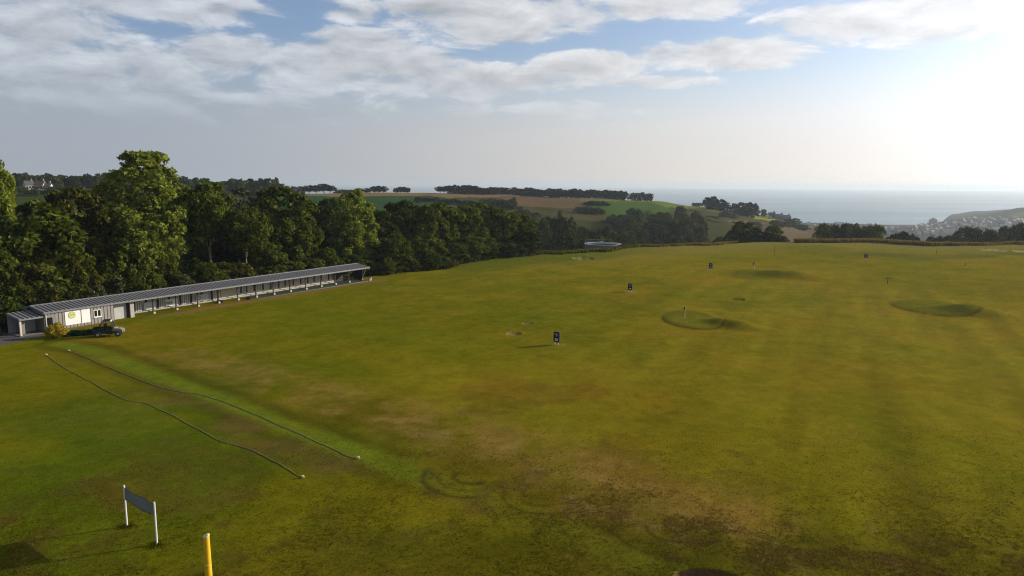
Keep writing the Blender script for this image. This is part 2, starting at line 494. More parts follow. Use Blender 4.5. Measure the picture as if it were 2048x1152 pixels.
# raised practice greens and their banks: (px, py, half length, half depth, height, turn, sharpness)
mounds = []
def mound(px, py, a, b, h, rot=0.0, p=1.0):
    c = flat(px, py)
    mounds.append((c.x, c.y, a, b, h, R_(rot), p))
mound(1387, 642, 3.7, 5.6, 0.22, 0, 6.0)      # disc of the near green
mound(1402, 629, 5.2, 3.0, 0.42, -8, 1.2)     # its back lip
mound(1452, 650, 2.9, 1.7, 0.62, -30, 1.2)    # its bank
mound(1486, 657, 3.0, 1.7, 0.50, -26, 1.2)
mound(1868, 617, 5.0, 6.6, 0.24, 0, 6.0)      # green further right
mound(1880, 607, 8.0, 3.2, 0.40, 0, 1.2)
mound(1934, 624, 4.4, 2.4, 0.85, -16, 1.2)
mound(1962, 631, 3.6, 2.2, 0.60, -16, 1.2)
mound(1512, 553, 4.6, 6.5, 0.15, 0, 5.0)      # far green
mound(1520, 546, 8.5, 4.5, 0.65, 0, 1.2)
mound(1566, 554, 6.0, 3.2, 0.95, -10, 1.2)
mound(1592, 557, 4.6, 2.6, 0.55, -10, 1.2)
mound(1632, 496, 10.0, 7.0, 0.9, 0, 1.2)
mound(1860, 510, 40.0, 3.0, 0.35, -6, 1.2)
mound(1700, 503, 40.0, 2.5, 0.22, 0, 1.2)
# sand and earth hollows: (px, py, half length, half depth, depth, colour)
SAND, EARTH, CLAY = (0.58, 0.48, 0.33), (0.10, 0.065, 0.035), (0.17, 0.085, 0.055)
pits = []
def pit(px, py, a, b, h, c):
    q = flat(px, py)
    pits.append((q.x, q.y, a, b, h, c))
pit(1028, 667.5, 0.85, 0.8, 0.16, (0.19, 0.145, 0.07))
pit(1054, 647.5, 0.70, 0.75, 0.16, (0.19, 0.145, 0.07))
pit(1475, 599, 1.1, 1.2, 0.35, EARTH)
pit(1166, 517, 2.6, 3.0, 0.45, SAND)
pit(1990, 499.5, 3.4, 3.6, 0.5, SAND)
pit(2052, 502.5, 3.0, 3.0, 0.5, SAND)
pit(1424, 1172, 1.75, 1.45, 0.55, CLAY)

def hollows(x, y):
    z = np.zeros_like(x)
    for cx, cy, a, b, h, rot, p in mounds:
        m = (np.abs(x - cx) < 60) & (np.abs(y - cy) < 60)
        if not m.any(): continue
        u = (x[m] - cx) * math.cos(rot) + (y[m] - cy) * math.sin(rot)
        v = -(x[m] - cx) * math.sin(rot) + (y[m] - cy) * math.cos(rot)
        q = (u / a) ** 2 + (v / b) ** 2
        z[m] += h * np.exp(-q ** p * (0.9 if p < 2 else 0.7))
    for cx, cy, a, b, h, c in pits:
        m = (np.abs(x - cx) < 8) & (np.abs(y - cy) < 8)
        if not m.any(): continue
        q = np.sqrt(((x[m] - cx) / a) ** 2 + ((y[m] - cy) / b) ** 2) + (fbm(x[m] * 0.9, y[m] * 0.9, 3) - 0.5) * 0.35
        z[m] += -h * sstep(q, 1.04, 0.86) + 0.06 * np.exp(-((q - 1.15) / 0.2) ** 2)
    return z

def height(x, y):
    x, y = np.atleast_1d(np.asarray(x, float)), np.atleast_1d(np.asarray(y, float))
    r = np.hypot(x, y); az = np.arctan2(x, y)
    z, re = base_height(az, r)
    infield = sstep(r, re + 6, re - 6)
    z = z + hollows(x, y)
    z = z + (fbm(x / 34 + 50, y / 34 + 50, 3) - 0.5) * 0.28 * infield
    far = 1 - infield
    z = z + far * (fbm(x / 60 + 9, y / 60 + 3, 4) - 0.5) * np.minimum(r / 180, 4.0) * sstep(r, 1700, 1000)
    return z
def hz(x, y):
    return float(height(x, y)[0])

def at(px, py):
    """Ground point that lies at this point of the photograph."""
    d = ray(px, py)
    rs = np.concatenate([np.arange(22, 330, 0.05), np.arange(330, 3500, 1.0)])
    hx = math.hypot(d.x, d.y)
    xs, ys, zs = d.x / hx * rs, d.y / hx * rs, CAM_H + d.z / hx * rs
    g = height(xs, ys)
    i = np.argmax(zs < g)
    return Vector((xs[i], ys[i], g[i]))

O2, B2 = flat(307, 628), flat(723.7, 561)                 # the line of the shelter's posts
SD = (B2 - O2).normalized()                                # along the shelter, away from the camera
SN = Vector((SD.y, -SD.x, 0))                              # out over the field
SHED_RZ = math.atan2(SD.y, SD.x)
SHED_L = (B2 - O2).length

def seg_dist(x, y, pts):
    d = np.full_like(x, 1e9); s_at = np.zeros_like(x)
    tot = 0
    for a, b in zip(pts[:-1], pts[1:]):
        ax, ay, bx, by = a.x, a.y, b.x, b.y
        L2 = (bx - ax) ** 2 + (by - ay) ** 2
        t = np.clip(((x - ax) * (bx - ax) + (y - ay) * (by - ay)) / L2, 0, 1)
        e = np.hypot(x - ax - t * (bx - ax), y - ay - t * (by - ay))
        d = np.minimum(d, e)
    return d
def in_poly(x, y, poly):
    c = np.zeros(x.shape, bool)
    n = len(poly)
    for i in range(n):
        x1, y1 = poly[i]; x2, y2 = poly[(i + 1) % n]
        if y1 == y2: continue
        c ^= ((y1 > y) != (y2 > y)) & (x < (x2 - x1) * (y - y1) / (y2 - y1) + x1)
    return c

rows = np.arange(1300, 503, -1.2)
r_near = np.array([flat(1024, y).y for y in rows])
r_far = r_near[-1] * 1.011 ** np.arange(1, 340)
rings = np.concatenate([[1.5, 5, 10, 15, 20], r_near[r_near > 21], r_far[r_far < 6200]])
az_in = np.linspace(R_(-39), R_(39), 800)
az_out = np.concatenate([np.linspace(R_(39), R_(60), 40)[1:], np.linspace(R_(60), R_(300), 60)[1:], np.linspace(R_(300), R_(321), 40)[1:-1]])
azs = np.concatenate([az_in, az_out])
NA, NR = len(azs), len(rings)
AZg, RRg = np.meshgrid(azs, rings)
gx, gy = (RRg * np.sin(AZg)).ravel(), (RRg * np.cos(AZg)).ravel()
gz = height(gx, gy)
verts = np.stack([gx, gy, gz], 1)
ia = np.arange(NA); ja = (ia + 1) % NA
kk = np.arange(NR - 1)[:, None] * NA
quads = np.stack([kk + ia, kk + ja, kk + NA + ja, kk + NA + ia], 2).reshape(-1, 4)
verts = np.vstack([verts, [[0, 0, 0]]])
cap_q = np.stack([np.full(NA, len(verts) - 1), ja, ia, ia], 1)
# land cover, painted on the ground by place
x, y = gx, gy
r = np.hypot(x, y); az = np.arctan2(x, y)
_, re = base_height(az, r)
Ri = np.array(CAM_ROT.transposed())
q = Ri @ np.stack([x, y, gz - CAM_H])
front = q[2] < -1
sxp = np.where(front, 1024 + FPX * q[0] / np.where(front, -q[2], 1), -9999)
syp = np.where(front, 576 - FPX * q[1] / np.where(front, -q[2], 1), 9999)
def blob(cx, cy, hx, hy):
    c = flat(cx, cy); L = flat(cx - hx, cy); F = flat(cx, cy + hy); B = flat(cx, cy - hy)
    a = (c - L).length; b = (F - B).length / 2
    return np.exp(-((x - c.x) / a) ** 2 - ((y - c.y) / b) ** 2)
n1, n2, n3 = fbm(x / 22, y / 22, 4), fbm(x / 6.5 + 40, y / 6.5, 4), fbm(x / 1.7 + 11, y / 1.7 + 7, 3)
n4 = fbm(x / 11 + 70, y / 11 + 20, 3)
C = lambda *v: np.array(v, float)[None, :]
def mixc(col, f, c):
    f = np.clip(f, 0, 1)[:, None]
    return col * (1 - f) + C(*c) * f
GREEN, OLIVE, RUST, LUSH, BRIGHT, PALE, DARKBR = (0.128, 0.121, 0.0040), (0.186, 0.148, 0.007), (0.182, 0.106, 0.010), (0.086, 0.106, 0.004), (0.148, 0.164, 0.006), (0.245, 0.160, 0.034), (0.060, 0.041, 0.005)
cov_ = np.zeros((len(x), 3)) + C(*GREEN)
dry = 0.55 * (n1 - 0.5) * 2.2 + 0.45 * (n2 - 0.5) * 2.0
dry += 0.35 * sstep(r, 60, 190) + 0.45 * blob(1050, 780, 500, 120) + 0.3 * blob(1750, 800, 420, 260) - 0.7 * blob(250, 880, 480, 190) - 0.35 * blob(560, 600, 200, 60)
cov_ = mixc(cov_, sstep(dry, -0.15, 0.55), OLIVE)
cov_ = mixc(cov_, 0.75 * sstep(dry + (n4 - 0.5) * 1.4 - 0.25 * sstep(r, 40, 120), 0.62, 1.1), RUST)
cov_ = mixc(cov_, 0.7 * sstep(n4 - 0.35 * sstep(r, 90, 150), 0.40, 0.66) * blob(1850, 900, 520, 240), (0.122, 0.108, 0.004))
cov_ = mixc(cov_, 0.9 * sstep(blob(250, 880, 520, 210) + (n2 - 0.5) * 1.1, 0.35, 0.9), LUSH)
cov_ = mixc(cov_, 0.8 * sstep(n4 * 0.5 + n2 * 0.3 + n3 * 0.2 + (n3 - 0.5) * 0.3, 0.49, 0.63) * sstep(blob(400, 1000, 700, 200), 0.15, 0.6), (0.118, 0.074, 0.014))
cov_ = mixc(cov_, 0.4 * sstep(n2 * 0.5 + n3 * 0.5, 0.52, 0.62) * sstep(r, 75, 50), (0.052, 0.050, 0.006))
cov_ = mixc(cov_, 0.6 * sstep(n2, 0.52, 0.68) * blob(760, 1060, 420, 90), BRIGHT)
cov_ = mixc(cov_, 0.75 * blob(1900, 640, 520, 120), (0.205, 0.158, 0.014))
cov_ = mixc(cov_, 0.5 * blob(1950, 900, 260, 260), (0.170, 0.138, 0.006))
cov_ = mixc(cov_, 0.5 * blob(330, 770, 120, 60), (0.165, 0.128, 0.010))
# brown trodden belt
belt = [flat(*p) for p in ((700, 822), (820, 862), (930, 905), (1050, 960), (1200, 1020), (1400, 1070), (1700, 1110), (2000, 1140))]
d = seg_dist(x, y, belt)
cov_ = mixc(cov_, 0.45 * sstep(d + (n2 - 0.5) * 5.5 + (n3 - 0.5) * 2.0, 4.2, 0.2), DARKBR)
cov_ = mixc(cov_, 0.45 * sstep(blob(1050, 1120, 700, 90) + (n2 - 0.5) * 0.8, 0.3, 0.9), DARKBR)  # separate broad patch, darker brown across the near end of the field
tan = [flat(*p) for p in ((330, 712), (430, 728), (560, 770), (700, 800), (860, 845), (1000, 885), (1150, 925), (1290, 985), (1450, 1030))]
d = seg_dist(x, y, tan)
cov_ = mixc(cov_, 0.78 * sstep(d + (n2 - 0.5) * 4, 6.0, 0.5) * sstep(n2 * 0.5 + n3 * 0.5, 0.26, 0.56), (0.182, 0.120, 0.022))
pale = [flat(*p) for p in ((420, 722), (520, 757), (640, 785), (760, 808), (900, 855), (1000, 885), (1150, 920), (1240, 970))]
d = seg_dist(x, y, pale)
cov_ = mixc(cov_, 0.45 * sstep(d, 3.6, 0.3) * sstep(n2 * 0.4 + n3 * 0.6, 0.46, 0.70), PALE)
cov_ = mixc(cov_, 0.35 * sstep(seg_dist(x, y, belt), 4.5, 1.0) * sstep(n3, 0.58, 0.78) * sstep(r, 90, 60), (0.21, 0.135, 0.045))
mow = 0.5 + 0.5 * np.sin((x * math.cos(0.55) - y * math.sin(0.55)) * 2 * math.pi / 4.2 + (n1 - 0.5) * 5)
mow2 = fbm((x * math.cos(0.42) - y * math.sin(0.42)) / 2.6 + 300, (x * math.sin(0.42) + y * math.cos(0.42)) / 60 + 40, 3)
cov_ = cov_ * (1 + 0.42 * (mow2 - 0.5) * sstep(sxp, 1000, 1500) * sstep(r, 170, 120))[:, None]
cov_ = cov_ * (1 + 0.045 * (sstep(mow, 0.3, 0.7) - 0.5) * sstep(r, 210, 150))[:, None]
cov_ = mixc(cov_, 0.55 * sstep(blob(200, 800, 330, 90) + blob(420, 900, 300, 120) * 0.7 + (n2 - 0.5) * 1.2, 0.45, 1.0), (0.070, 0.094, 0.005))
# mown bright strip
strip = [flat(*p) for p in ((120, 688), (180, 699), (250, 727), (330, 759), (450, 803), (560, 848), (680, 893), (780, 927), (880, 962), (990, 1005), (1110, 1055), (1240, 1105), (1340, 1145))]
d = seg_dist(x, y, strip)
fade = 0.35 + 0.65 * sstep(x, flat(900, 965).x + 2, flat(700, 900).x)
cov_ = mixc(cov_, 0.55 * sstep(d, 3.1, 1.9) * fade, (0.055, 0.050, 0.005))
cov_ = mixc(cov_, 0.85 * sstep(d + (n3 - 0.5) * 0.5 + (n2 - 0.5) * 0.6, 1.75, 0.45) * fade, (0.135, 0.160, 0.010))
# between the two ropes the grass is thinner
mid = [flat(*p) for p in ((125, 708), (260, 765), (420, 830), (560, 890), (660, 930))]
d = seg_dist(x, y, mid)
cov_ = mixc(cov_, 0.6 * sstep(d, 2.4, 0.8) * sstep(n2, 0.42, 0.6), (0.120, 0.080, 0.020))
# pale cross strips on the left
for pl, w in (([(0, 862), (150, 838), (300, 815), (420, 803)], 0.5), ([(-60, 770), (90, 738), (220, 712)], 0.6)):
    cov_ = mixc(cov_, 0.35 * sstep(seg_dist(x, y, [flat(*p) for p in pl]), w * 2, w * 0.4), (0.120, 0.120, 0.016))
# tyre arcs
for cx, cy, rad, w, a0, a1, k in ((945, 950, 3.05, 0.20, 150, 300, 0.65), (945, 950, 2.15, 0.13, 160, 300, 0.4), (945, 950, 1.15, 0.20, 130, 330, 0.6),
                                  (1085, 990, 2.3, 0.16, 150, 300, 0.5), (1085, 990, 1.3, 0.14, 190, 320, 0.4), (1345, 1058, 1.3, 0.14, 150, 300, 0.6), (1340, 1056, 3.0, 0.2, 170, 290, 0.45), (1590, 1090, 2.2, 0.16, 160, 260, 0.4)):
    c = flat(cx, cy)
    ang = np.degrees(np.arctan2(y - c.y, x - c.x)) % 360
    rr = np.hypot(x - c.x, y - c.y)
    m = np.exp(-((rr - rad) / w) ** 2) * sstep(ang, a0, a0 + 25) * sstep(ang, a1, a1 - 35)
    cov_ = mixc(cov_, min(1, k + 0.05) * m, (0.040, 0.031, 0.005))
n5, n6 = fbm(x / 3.3 + 7, y / 3.3 + 90, 3), fbm(x / 9.5 + 33, y / 9.5 + 61, 3)
mot = (n5 - 0.5) * 0.34 + (n3 - 0.5) * 0.36
cov_ = cov_ * np.clip(np.stack([1 + 0.9 * mot + 0.34 * (n6 - 0.5), 1 + 0.7 * mot + 0.04 * (n6 - 0.5), 1 + 1.1 * mot + 0.3 * (n6 - 0.5)], 1), 0.4, 1.8)
cov_ = mixc(cov_, 0.20 * sstep(n5 * 0.6 + n6 * 0.4, 0.57, 0.70) * sstep(r, 60, 90), (0.185, 0.105, 0.016))
cov_ = mixc(cov_, 0.16 * sstep(n5 * 0.5 + n4 * 0.5, 0.44, 0.32) * sstep(r, 50, 80), (0.085, 0.096, 0.006))
# greens: finer turf
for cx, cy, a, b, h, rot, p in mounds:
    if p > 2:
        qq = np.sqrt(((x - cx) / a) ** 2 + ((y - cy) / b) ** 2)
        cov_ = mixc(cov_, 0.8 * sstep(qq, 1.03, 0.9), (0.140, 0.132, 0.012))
        cov_ = mixc(cov_, 0.62 * (h > 0.2) * np.exp(-((qq - 1.05) / 0.045) ** 2) * sstep(y - cy + (x - cx) * 0.6, b * 0.35, -b * 0.3), (0.036, 0.030, 0.008))  # dark rim line: shade of the front-left edge painted into the turf
    elif h > 0.8 and a < 8:
        qq = np.sqrt(((x - cx) / a) ** 2 + ((y - cy) / b) ** 2)
        cov_ = mixc(cov_, 0.45 * sstep(qq, 1.3, 0.5), (0.115, 0.115, 0.010))
for cx, cy, a, b, h, c in pits:
    qq = np.sqrt(((x - cx) / a) ** 2 + ((y - cy) / b) ** 2) + (fbm(x * 0.9, y * 0.9, 3) - 0.5) * 0.35
    cov_ = mixc(cov_, sstep(qq, 1.06, 0.96) * (0.8 + 0.2 * n3), c)
for bx, by in ((1116, 690), (1264, 585), (1421, 541), (1732, 519.5)):       # worn patches at the boards
    c = flat(bx, by)
    cov_ = mixc(cov_, 0.8 * np.exp(-((x - c.x - 0.2) / 1.0) ** 2 - ((y - c.y) / 0.8) ** 2), PALE)
# field margins
cov_ = mixc(cov_, 0.75 * sstep(r, re - 45, re - 12) * sstep(sxp, 900, 1500), (0.190, 0.158, 0.034))
cov_ = mixc(cov_, 0.5 * sstep(np.abs(r - re + 42), 9, 3) * sstep(sxp, 1640, 1760), (0.085, 0.090, 0.024))
cov_ = mixc(cov_, 0.7 * sstep(r, re - 26, re - 14) * sstep(sxp, 860, 980) * sstep(sxp, 1420, 1150), (0.075, 0.100, 0.010))
# shelter surroundings
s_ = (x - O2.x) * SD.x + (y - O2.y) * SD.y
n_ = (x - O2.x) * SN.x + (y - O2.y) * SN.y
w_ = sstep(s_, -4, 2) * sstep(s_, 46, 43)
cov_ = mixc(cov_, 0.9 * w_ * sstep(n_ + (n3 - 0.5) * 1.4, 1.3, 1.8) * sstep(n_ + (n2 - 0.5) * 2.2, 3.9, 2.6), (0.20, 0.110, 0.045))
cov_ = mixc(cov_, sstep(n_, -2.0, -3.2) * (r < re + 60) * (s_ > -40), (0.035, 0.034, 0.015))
apron = [(-600, 655), (46, 667), (88, 666), (82, 674), (45, 682), (0, 691), (-600, 740)]
cov_ = mixc(cov_, in_poly(sxp, syp, apron) * (r < 130) * 1.0, (0.105, 0.098, 0.100))
# beyond the field
out = sstep(r, re + 1.0, re + 4.0)
ff = fbm(x / 45, y / 45, 4); fg = fbm(x / 14, y / 14, 3)
far_c = np.zeros((len(x), 3)) + C(0.085, 0.088, 0.026)
far_c = mixc(far_c, sstep(ff + (fg - 0.5) * 0.5, 0.45, 0.62), (0.120, 0.104, 0.044))
def region(poly, c, k=1.0, rmin=330, rmax=1000):
    global far_c
    jit = (fg - 0.5) * 3.0
    far_c = mixc(far_c, k * in_poly(sxp, syp + jit, poly) * (r > rmin) * (r < rmax), c)
region([(-200, 360), (560, 360), (560, 420), (-200, 420)], (0.060, 0.090, 0.024))
region([(540, 388), (900, 388), (900, 420), (540, 425)], (0.040, 0.105, 0.026))
region([(540, 380), (1040, 380), (1040, 393), (900, 395.5), (860, 391.5), (540, 393)], (0.330, 0.205, 0.085))
region([(1000, 392), (1180, 396), (1180, 414), (1120, 416), (1000, 410)], (0.200, 0.130, 0.065))
region([(1160, 396), (1340, 402), (1340, 410), (1160, 402)], (0.230, 0.230, 0.060))
region([(1180, 401), (1340, 405), (1340, 440), (1220, 432), (1180, 416)], (0.090, 0.165, 0.026))
region([(1290, 400), (1420, 408), (1440, 424), (1330, 414)], (0.210, 0.245, 0.040))
region([(1505, 430), (1555, 437), (1552, 443), (1505, 437)], (0.420, 0.430, 0.050))
region([(1450, 440), (1650, 450), (1640, 500), (1550, 500)], (0.210, 0.155, 0.090))
far_c = mixc(far_c, (r > 900) * 0.85, (0.055, 0.062, 0.036))
far_c = mixc(far_c, (r > 1700) * (sxp > 1740) * (sxp < 1862) * 0.9, (0.17, 0.13, 0.11))
far_c = mixc(far_c, (r > 1300) * (sxp > 1860) * sstep(ff, 0.35, 0.55) * 0.9, (0.060, 0.075, 0.032))
far_c = mixc(far_c, in_poly(sxp, syp, [(1870, 447), (1915, 441), (1960, 438), (1905, 448)]) * (r > 1500) * 0.9, (0.260, 0.280, 0.090))
far_c = mixc(far_c, in_poly(sxp, syp, [(1985, 437), (2060, 420), (2060, 436), (2010, 437)]) * (r > 1500) * 0.7, (0.190, 0.230, 0.080))
far_c = far_c * 0.60
rough_m = out * sstep(r, re + 60, re + 30) * sstep(sxp, 1000, 1060)
far_c = mixc(far_c, rough_m, (0.190, 0.125, 0.050))
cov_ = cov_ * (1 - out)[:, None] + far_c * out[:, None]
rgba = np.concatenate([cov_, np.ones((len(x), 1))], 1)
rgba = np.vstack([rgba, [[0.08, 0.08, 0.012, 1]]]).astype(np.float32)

mt, N = new_mat('ground_cover')
att = N.new('ShaderNodeVertexColor'); att.layer_name = 'cover'
gp = N.new('ShaderNodeNewGeometry').outputs['Position']
f1 = N.noise(gp, 0.9, 6, 0.68, 0.3)
f2 = N.noise(gp, 7.0, 4, 0.62)
f3 = N.noise(gp, 28.0, 2, 0.5)
f4 = N.noise(N.v('MULTIPLY', gp, (1, 1, 0)), 0.23, 5, 0.6)
tone = N.m('ADD', N.step(f1, 0.28, 0.72, 0.86, 1.14), N.m('MULTIPLY', N.m('SUBTRACT', f2, 0.5), 1.15))
tone = N.m('ADD', tone, N.m('MULTIPLY', N.m('SUBTRACT', f3, 0.5), 0.8))
col = N.v('SCALE', att.outputs[0], N.m('MAXIMUM', tone, 0.3))
col = N.mix(N.m('MULTIPLY', N.step(N.m('ADD', f2, N.m('MULTIPLY', N.m('SUBTRACT', f1, 0.5), 0.8)), 0.66, 0.80), 0.40), col, N.mix(0.6, att.outputs[0], (0.30, 0.20, 0.07)))
col = N.mix(N.m('MULTIPLY', N.step(f4, 0.5, 0.68), 0.28), col, N.v('MULTIPLY', att.outputs[0], (0.72, 0.92, 0.9)))
hgt = N.m('ADD', N.m('MULTIPLY', f2, 0.6), N.m('MULTIPLY', f3, 0.4))
finish(mt, N, col, 1.0, bump=hgt, bump_d=0.035, spec=0.0)
# the small fan under the camera closes the sheet
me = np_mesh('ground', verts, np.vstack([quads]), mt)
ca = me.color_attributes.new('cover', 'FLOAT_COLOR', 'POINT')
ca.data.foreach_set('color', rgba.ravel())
me.polygons.foreach_set('use_smooth', np.ones(len(me.polygons), bool))
tag(obj_from(me, 'ground'), 'mown driving range field, valley and far hills down to the coast', 'ground', kind='structure')

# sea
ms_, N = new_mat('sea_water')
gp = N.new('ShaderNodeNewGeometry').outputs['Position']
wv = N.noise(N.v('MULTIPLY', gp, (1.0, 1.0, 0)), 0.02, 6, 0.6)
wl = N.noise(N.v('MULTIPLY', gp, (0.0006, 0.0022, 0)), 1.0, 4, 0.55)
colr = N.mix(N.step(wl, 0.42, 0.62), (0.045, 0.120, 0.145), (0.100, 0.175, 0.190))
finish(ms_, N, colr, N.step(wl, 0.4, 0.65, 0.30, 0.42), bump=wv, bump_d=6.0, spec=0.5)
ang = np.linspace(0, 2 * math.pi, 181)[:-1]
rs = np.array([700, 1500, 2500, 4000, 7000, 12000, 20000.0])
sv = np.array([[rr * math.sin(a), rr * math.cos(a), SEA_Z] for rr in rs for a in ang])
k = np.arange(180); k2 = (k + 1) % 180
sq = np.concatenate([np.stack([i * 180 + k2, i * 180 + k, (i + 1) * 180 + k, (i + 1) * 180 + k2], 1) for i in range(len(rs) - 1)])
tag(obj_from(np_mesh('sea', sv, sq, ms_), 'sea'), 'calm pale blue sea reaching to the horizon', 'sea', kind='structure')

# haze over land and sea
mh, N = new_mat('haze_air')
pv = N.new('ShaderNodeVolumePrincipled')
pv.inputs['Color'].default_value = (0.80, 0.90, 1.0, 1)
pv.inputs['Density'].default_value = 0.000115
pv.inputs['Anisotropy'].default_value = 0.35
oo = N.new('ShaderNodeOutputMaterial'); mh.node_tree.links.new(pv.outputs[0], oo.inputs['Volume'])
hb = MB().slab(-20500, 20500, -20500, 20500, -98.0, 46.0).build('haze', mh)
tag(hb, 'thin sea haze over the valley and the coast', 'haze', kind='stuff')

# ------------------------------------------------------------------ trees
def crown_mesh(name, seed, rx, h0, h1, nclump, nleaf, leaf, rc=0.30, shape='round', fill=0.12, flat_top=0.0, gap=0.0):
    g = np.random.default_rng(seed)
    i = np.arange(nclump) + 0.5
    ph = np.arccos(1 - 2 * i / nclump); th = math.pi * (1 + 5 ** 0.5) * i
    d = np.stack([np.sin(ph) * np.cos(th), np.sin(ph) * np.sin(th), np.cos(ph)], 1) + g.normal(0, 0.22, (nclump, 3))
    d /= np.linalg.norm(d, axis=1)[:, None]
    zc, rz = (h0 + h1) / 2, (h1 - h0) / 2
    lump = 0.62 + 0.42 * g.random(nclump)
    cx = d[:, :2] * rx * (1 - rc * 0.55) * lump[:, None]
    cz = d[:, 2] * rz * (1 - rc * 0.4) * (0.8 + 0.2 * lump)
    if shape == 'tall':
        t = (cz + rz) / (2 * rz)
        cx *= (0.55 + 0.75 * np.sin(np.clip(t * 1.1 + 0.12, 0, 1) * math.pi) ** 0.8)[:, None] * 0.9
    if shape == 'egg':
        cx *= (1.18 - 0.52 * (cz + rz) / (2 * rz))[:, None]
    if shape == 'umbrella':
        cz = np.where(cz < 0, cz * 0.7, cz * 0.95)
    if shape == 'dome':
        cz = np.where(cz < 0, cz * 1.0, cz)
        cx *= (1.0 + 0.18 * (d[:, 2] < 0))[:, None]
    cc = np.concatenate([cx, (cz + zc)[:, None]], 1)
    keep = g.random(nclump) > gap
    cc = cc[keep]; nc = len(cc)
    crad = rx * rc * g.uniform(0.75, 1.3, nc)
    ci = g.integers(0, nc, nleaf)
    od = g.normal(0, 1, (nleaf, 3)); od /= np.linalg.norm(od, axis=1)[:, None]
    outw = cc[ci] - np.array([0, 0, zc - 0.25 * rz]); outw /= np.linalg.norm(outw, axis=1)[:, None] + 1e-6
    od = od + 0.55 * outw + np.array([0, 0, 0.25]); od /= np.linalg.norm(od, axis=1)[:, None]
    rad = crad[ci] * g.uniform(0.55, 1.08, nleaf)
    p = cc[ci] + od * rad[:, None] * np.array([1, 1, 0.8])
    nf = int(nleaf * fill)
    if nf:
        q = g.normal(0, 1, (nf, 3)); q /= np.linalg.norm(q, axis=1)[:, None]
        p[:nf] = q * (g.random(nf) ** 0.5)[:, None] * np.array([rx * 0.7, rx * 0.7, rz * 0.75]) + np.array([0, 0, zc])
    nrm = od + g.normal(0, 0.85, (nleaf, 3)); nrm /= np.linalg.norm(nrm, axis=1)[:, None]
    t = np.cross(nrm, g.normal(0, 1, (nleaf, 3))); t /= np.linalg.norm(t, axis=1)[:, None] + 1e-9
    u = np.cross(nrm, t)
    sz = leaf * g.uniform(0.55, 1.2, nleaf)[:, None]
    v = np.stack([p - t * sz * 0.62, p - u * sz * 0.36 + t * sz * 0.06, p + t * sz * 0.62, p + u * sz * 0.36 + t * sz * 0.06], 1).reshape(-1, 3)
    return np_mesh(name, v, np.arange(4 * nleaf).reshape(-1, 4)), cc

def trunk_mesh(name, seed, h, cc, rad, lean=0.0, nlimb=6, to=0.72):
    g = np.random.default_rng(seed + 100)
    mb = MB()
    top = Vector((lean, lean * 0.4, h * to))
    pts = [Vector((0, 0, -0.6)), Vector((0.02, 0, 0.4)), Vector((lean * 0.35 + g.normal(0, .12), g.normal(0, .12), h * to * 0.35)),
           Vector((lean * 0.7 + g.normal(0, .15), g.normal(0, .15), h * to * 0.7)), top]
    mb.tube(pts, [rad * 1.25, rad, rad * 0.85, rad * 0.6, rad * 0.25], 7)
    order = g.permutation(len(cc))[:nlimb]
    for k in order:
        e = Vector(cc[k])
        f = float(g.uniform(0.35, 0.9))
        b = pts[2].lerp(top, max(0.0, (f - 0.35) / 0.65)) if f > 0.35 else pts[2]
        mid_ = b.lerp(e, 0.5) + Vector((0, 0, 0.3 + 0.04 * h))
        mb.tube([b, mid_, e], [rad * 0.4, rad * 0.25, rad * 0.07], 5, cap=False)
    o = mb.build(name, None, None, smooth=True)
    me = o.data
    bpy.data.objects.remove(o)
    return me

PROTO = {}
def proto(kind, seed, w, h, h0, nclump, nleaf, leaf, trunk_r, leafm, barkm, lean=0.0, to=0.72, nlimb=6, **kw):
    cm, cc = crown_mesh(kind + '_crown', seed, w / 2, h0, h, nclump, nleaf, leaf, **kw)
    cm.materials.append(M[leafm])
    tm = trunk_mesh(kind + '_trunk', seed, h, cc, trunk_r, lean, nlimb, to)
    tm.materials.append(M[barkm])
    co_ = np.empty(len(cm.vertices) * 3, np.float32); cm.vertices.foreach_get('co', co_); co_ = co_.reshape(-1, 3)
    w = float(np.percentile(co_[:, 0], 99.3) - np.percentile(co_[:, 0], 0.7)); h = float(np.percentile(co_[:, 2], 99.9))
    PROTO.setdefault(kind, []).append((w, h, cm, tm))
for s in range(3):
    proto('broad', 10 + s, 10, 13, 1.2, 80, 10500, 0.62, 0.28, 'leaf_dark', 'bark', rc=0.22, gap=0.22)
for s in range(2):
    proto('tall', 20 + s, 14, 21, 2.0, 150, 17000, 0.66, 0.36, 'leaf_light', 'bark', shape='egg', rc=0.17, gap=0.2)
for s in range(2):
    proto('open', 30 + s, 10, 16, 8.2, 50, 6500, 0.60, 0.20, 'leaf_mid', 'bark_pale', lean=0.7, to=0.8, nlimb=9, rc=0.28, gap=0.15)
proto('twiggy', 36, 9, 15, 4.0, 44, 4200, 0.42, 0.22, 'leaf_brown', 'bark_pale', to=0.9, nlimb=34, fill=0.1, rc=0.22)
for s in range(3):
    proto('bush', 40 + s, 6, 6, 0.0, 30, 4200, 0.48, 0.10, 'leaf_mid', 'bark', shape='dome', rc=0.32, to=0.5)
for s in range(3):
    proto('pine', 50 + s, 9, 11, 2.2, 26, 1700, 0.90, 0.26, 'leaf_pine', 'bark', shape='umbrella', rc=0.36, to=0.8, nlimb=8)
for s in range(4):
    proto('far', 60 + s, 10, 10, 0.2, 26, 1900, 0.95, 0.22, 'leaf_far', 'bark', shape='dome', rc=0.34, to=0.6)
for s in range(2):
    proto('mid', 70 + s, 10, 10, 0.0, 34, 4200, 0.62, 0.22, 'leaf_far', 'bark', shape='dome', rc=0.32, to=0.6)
_pick = {}

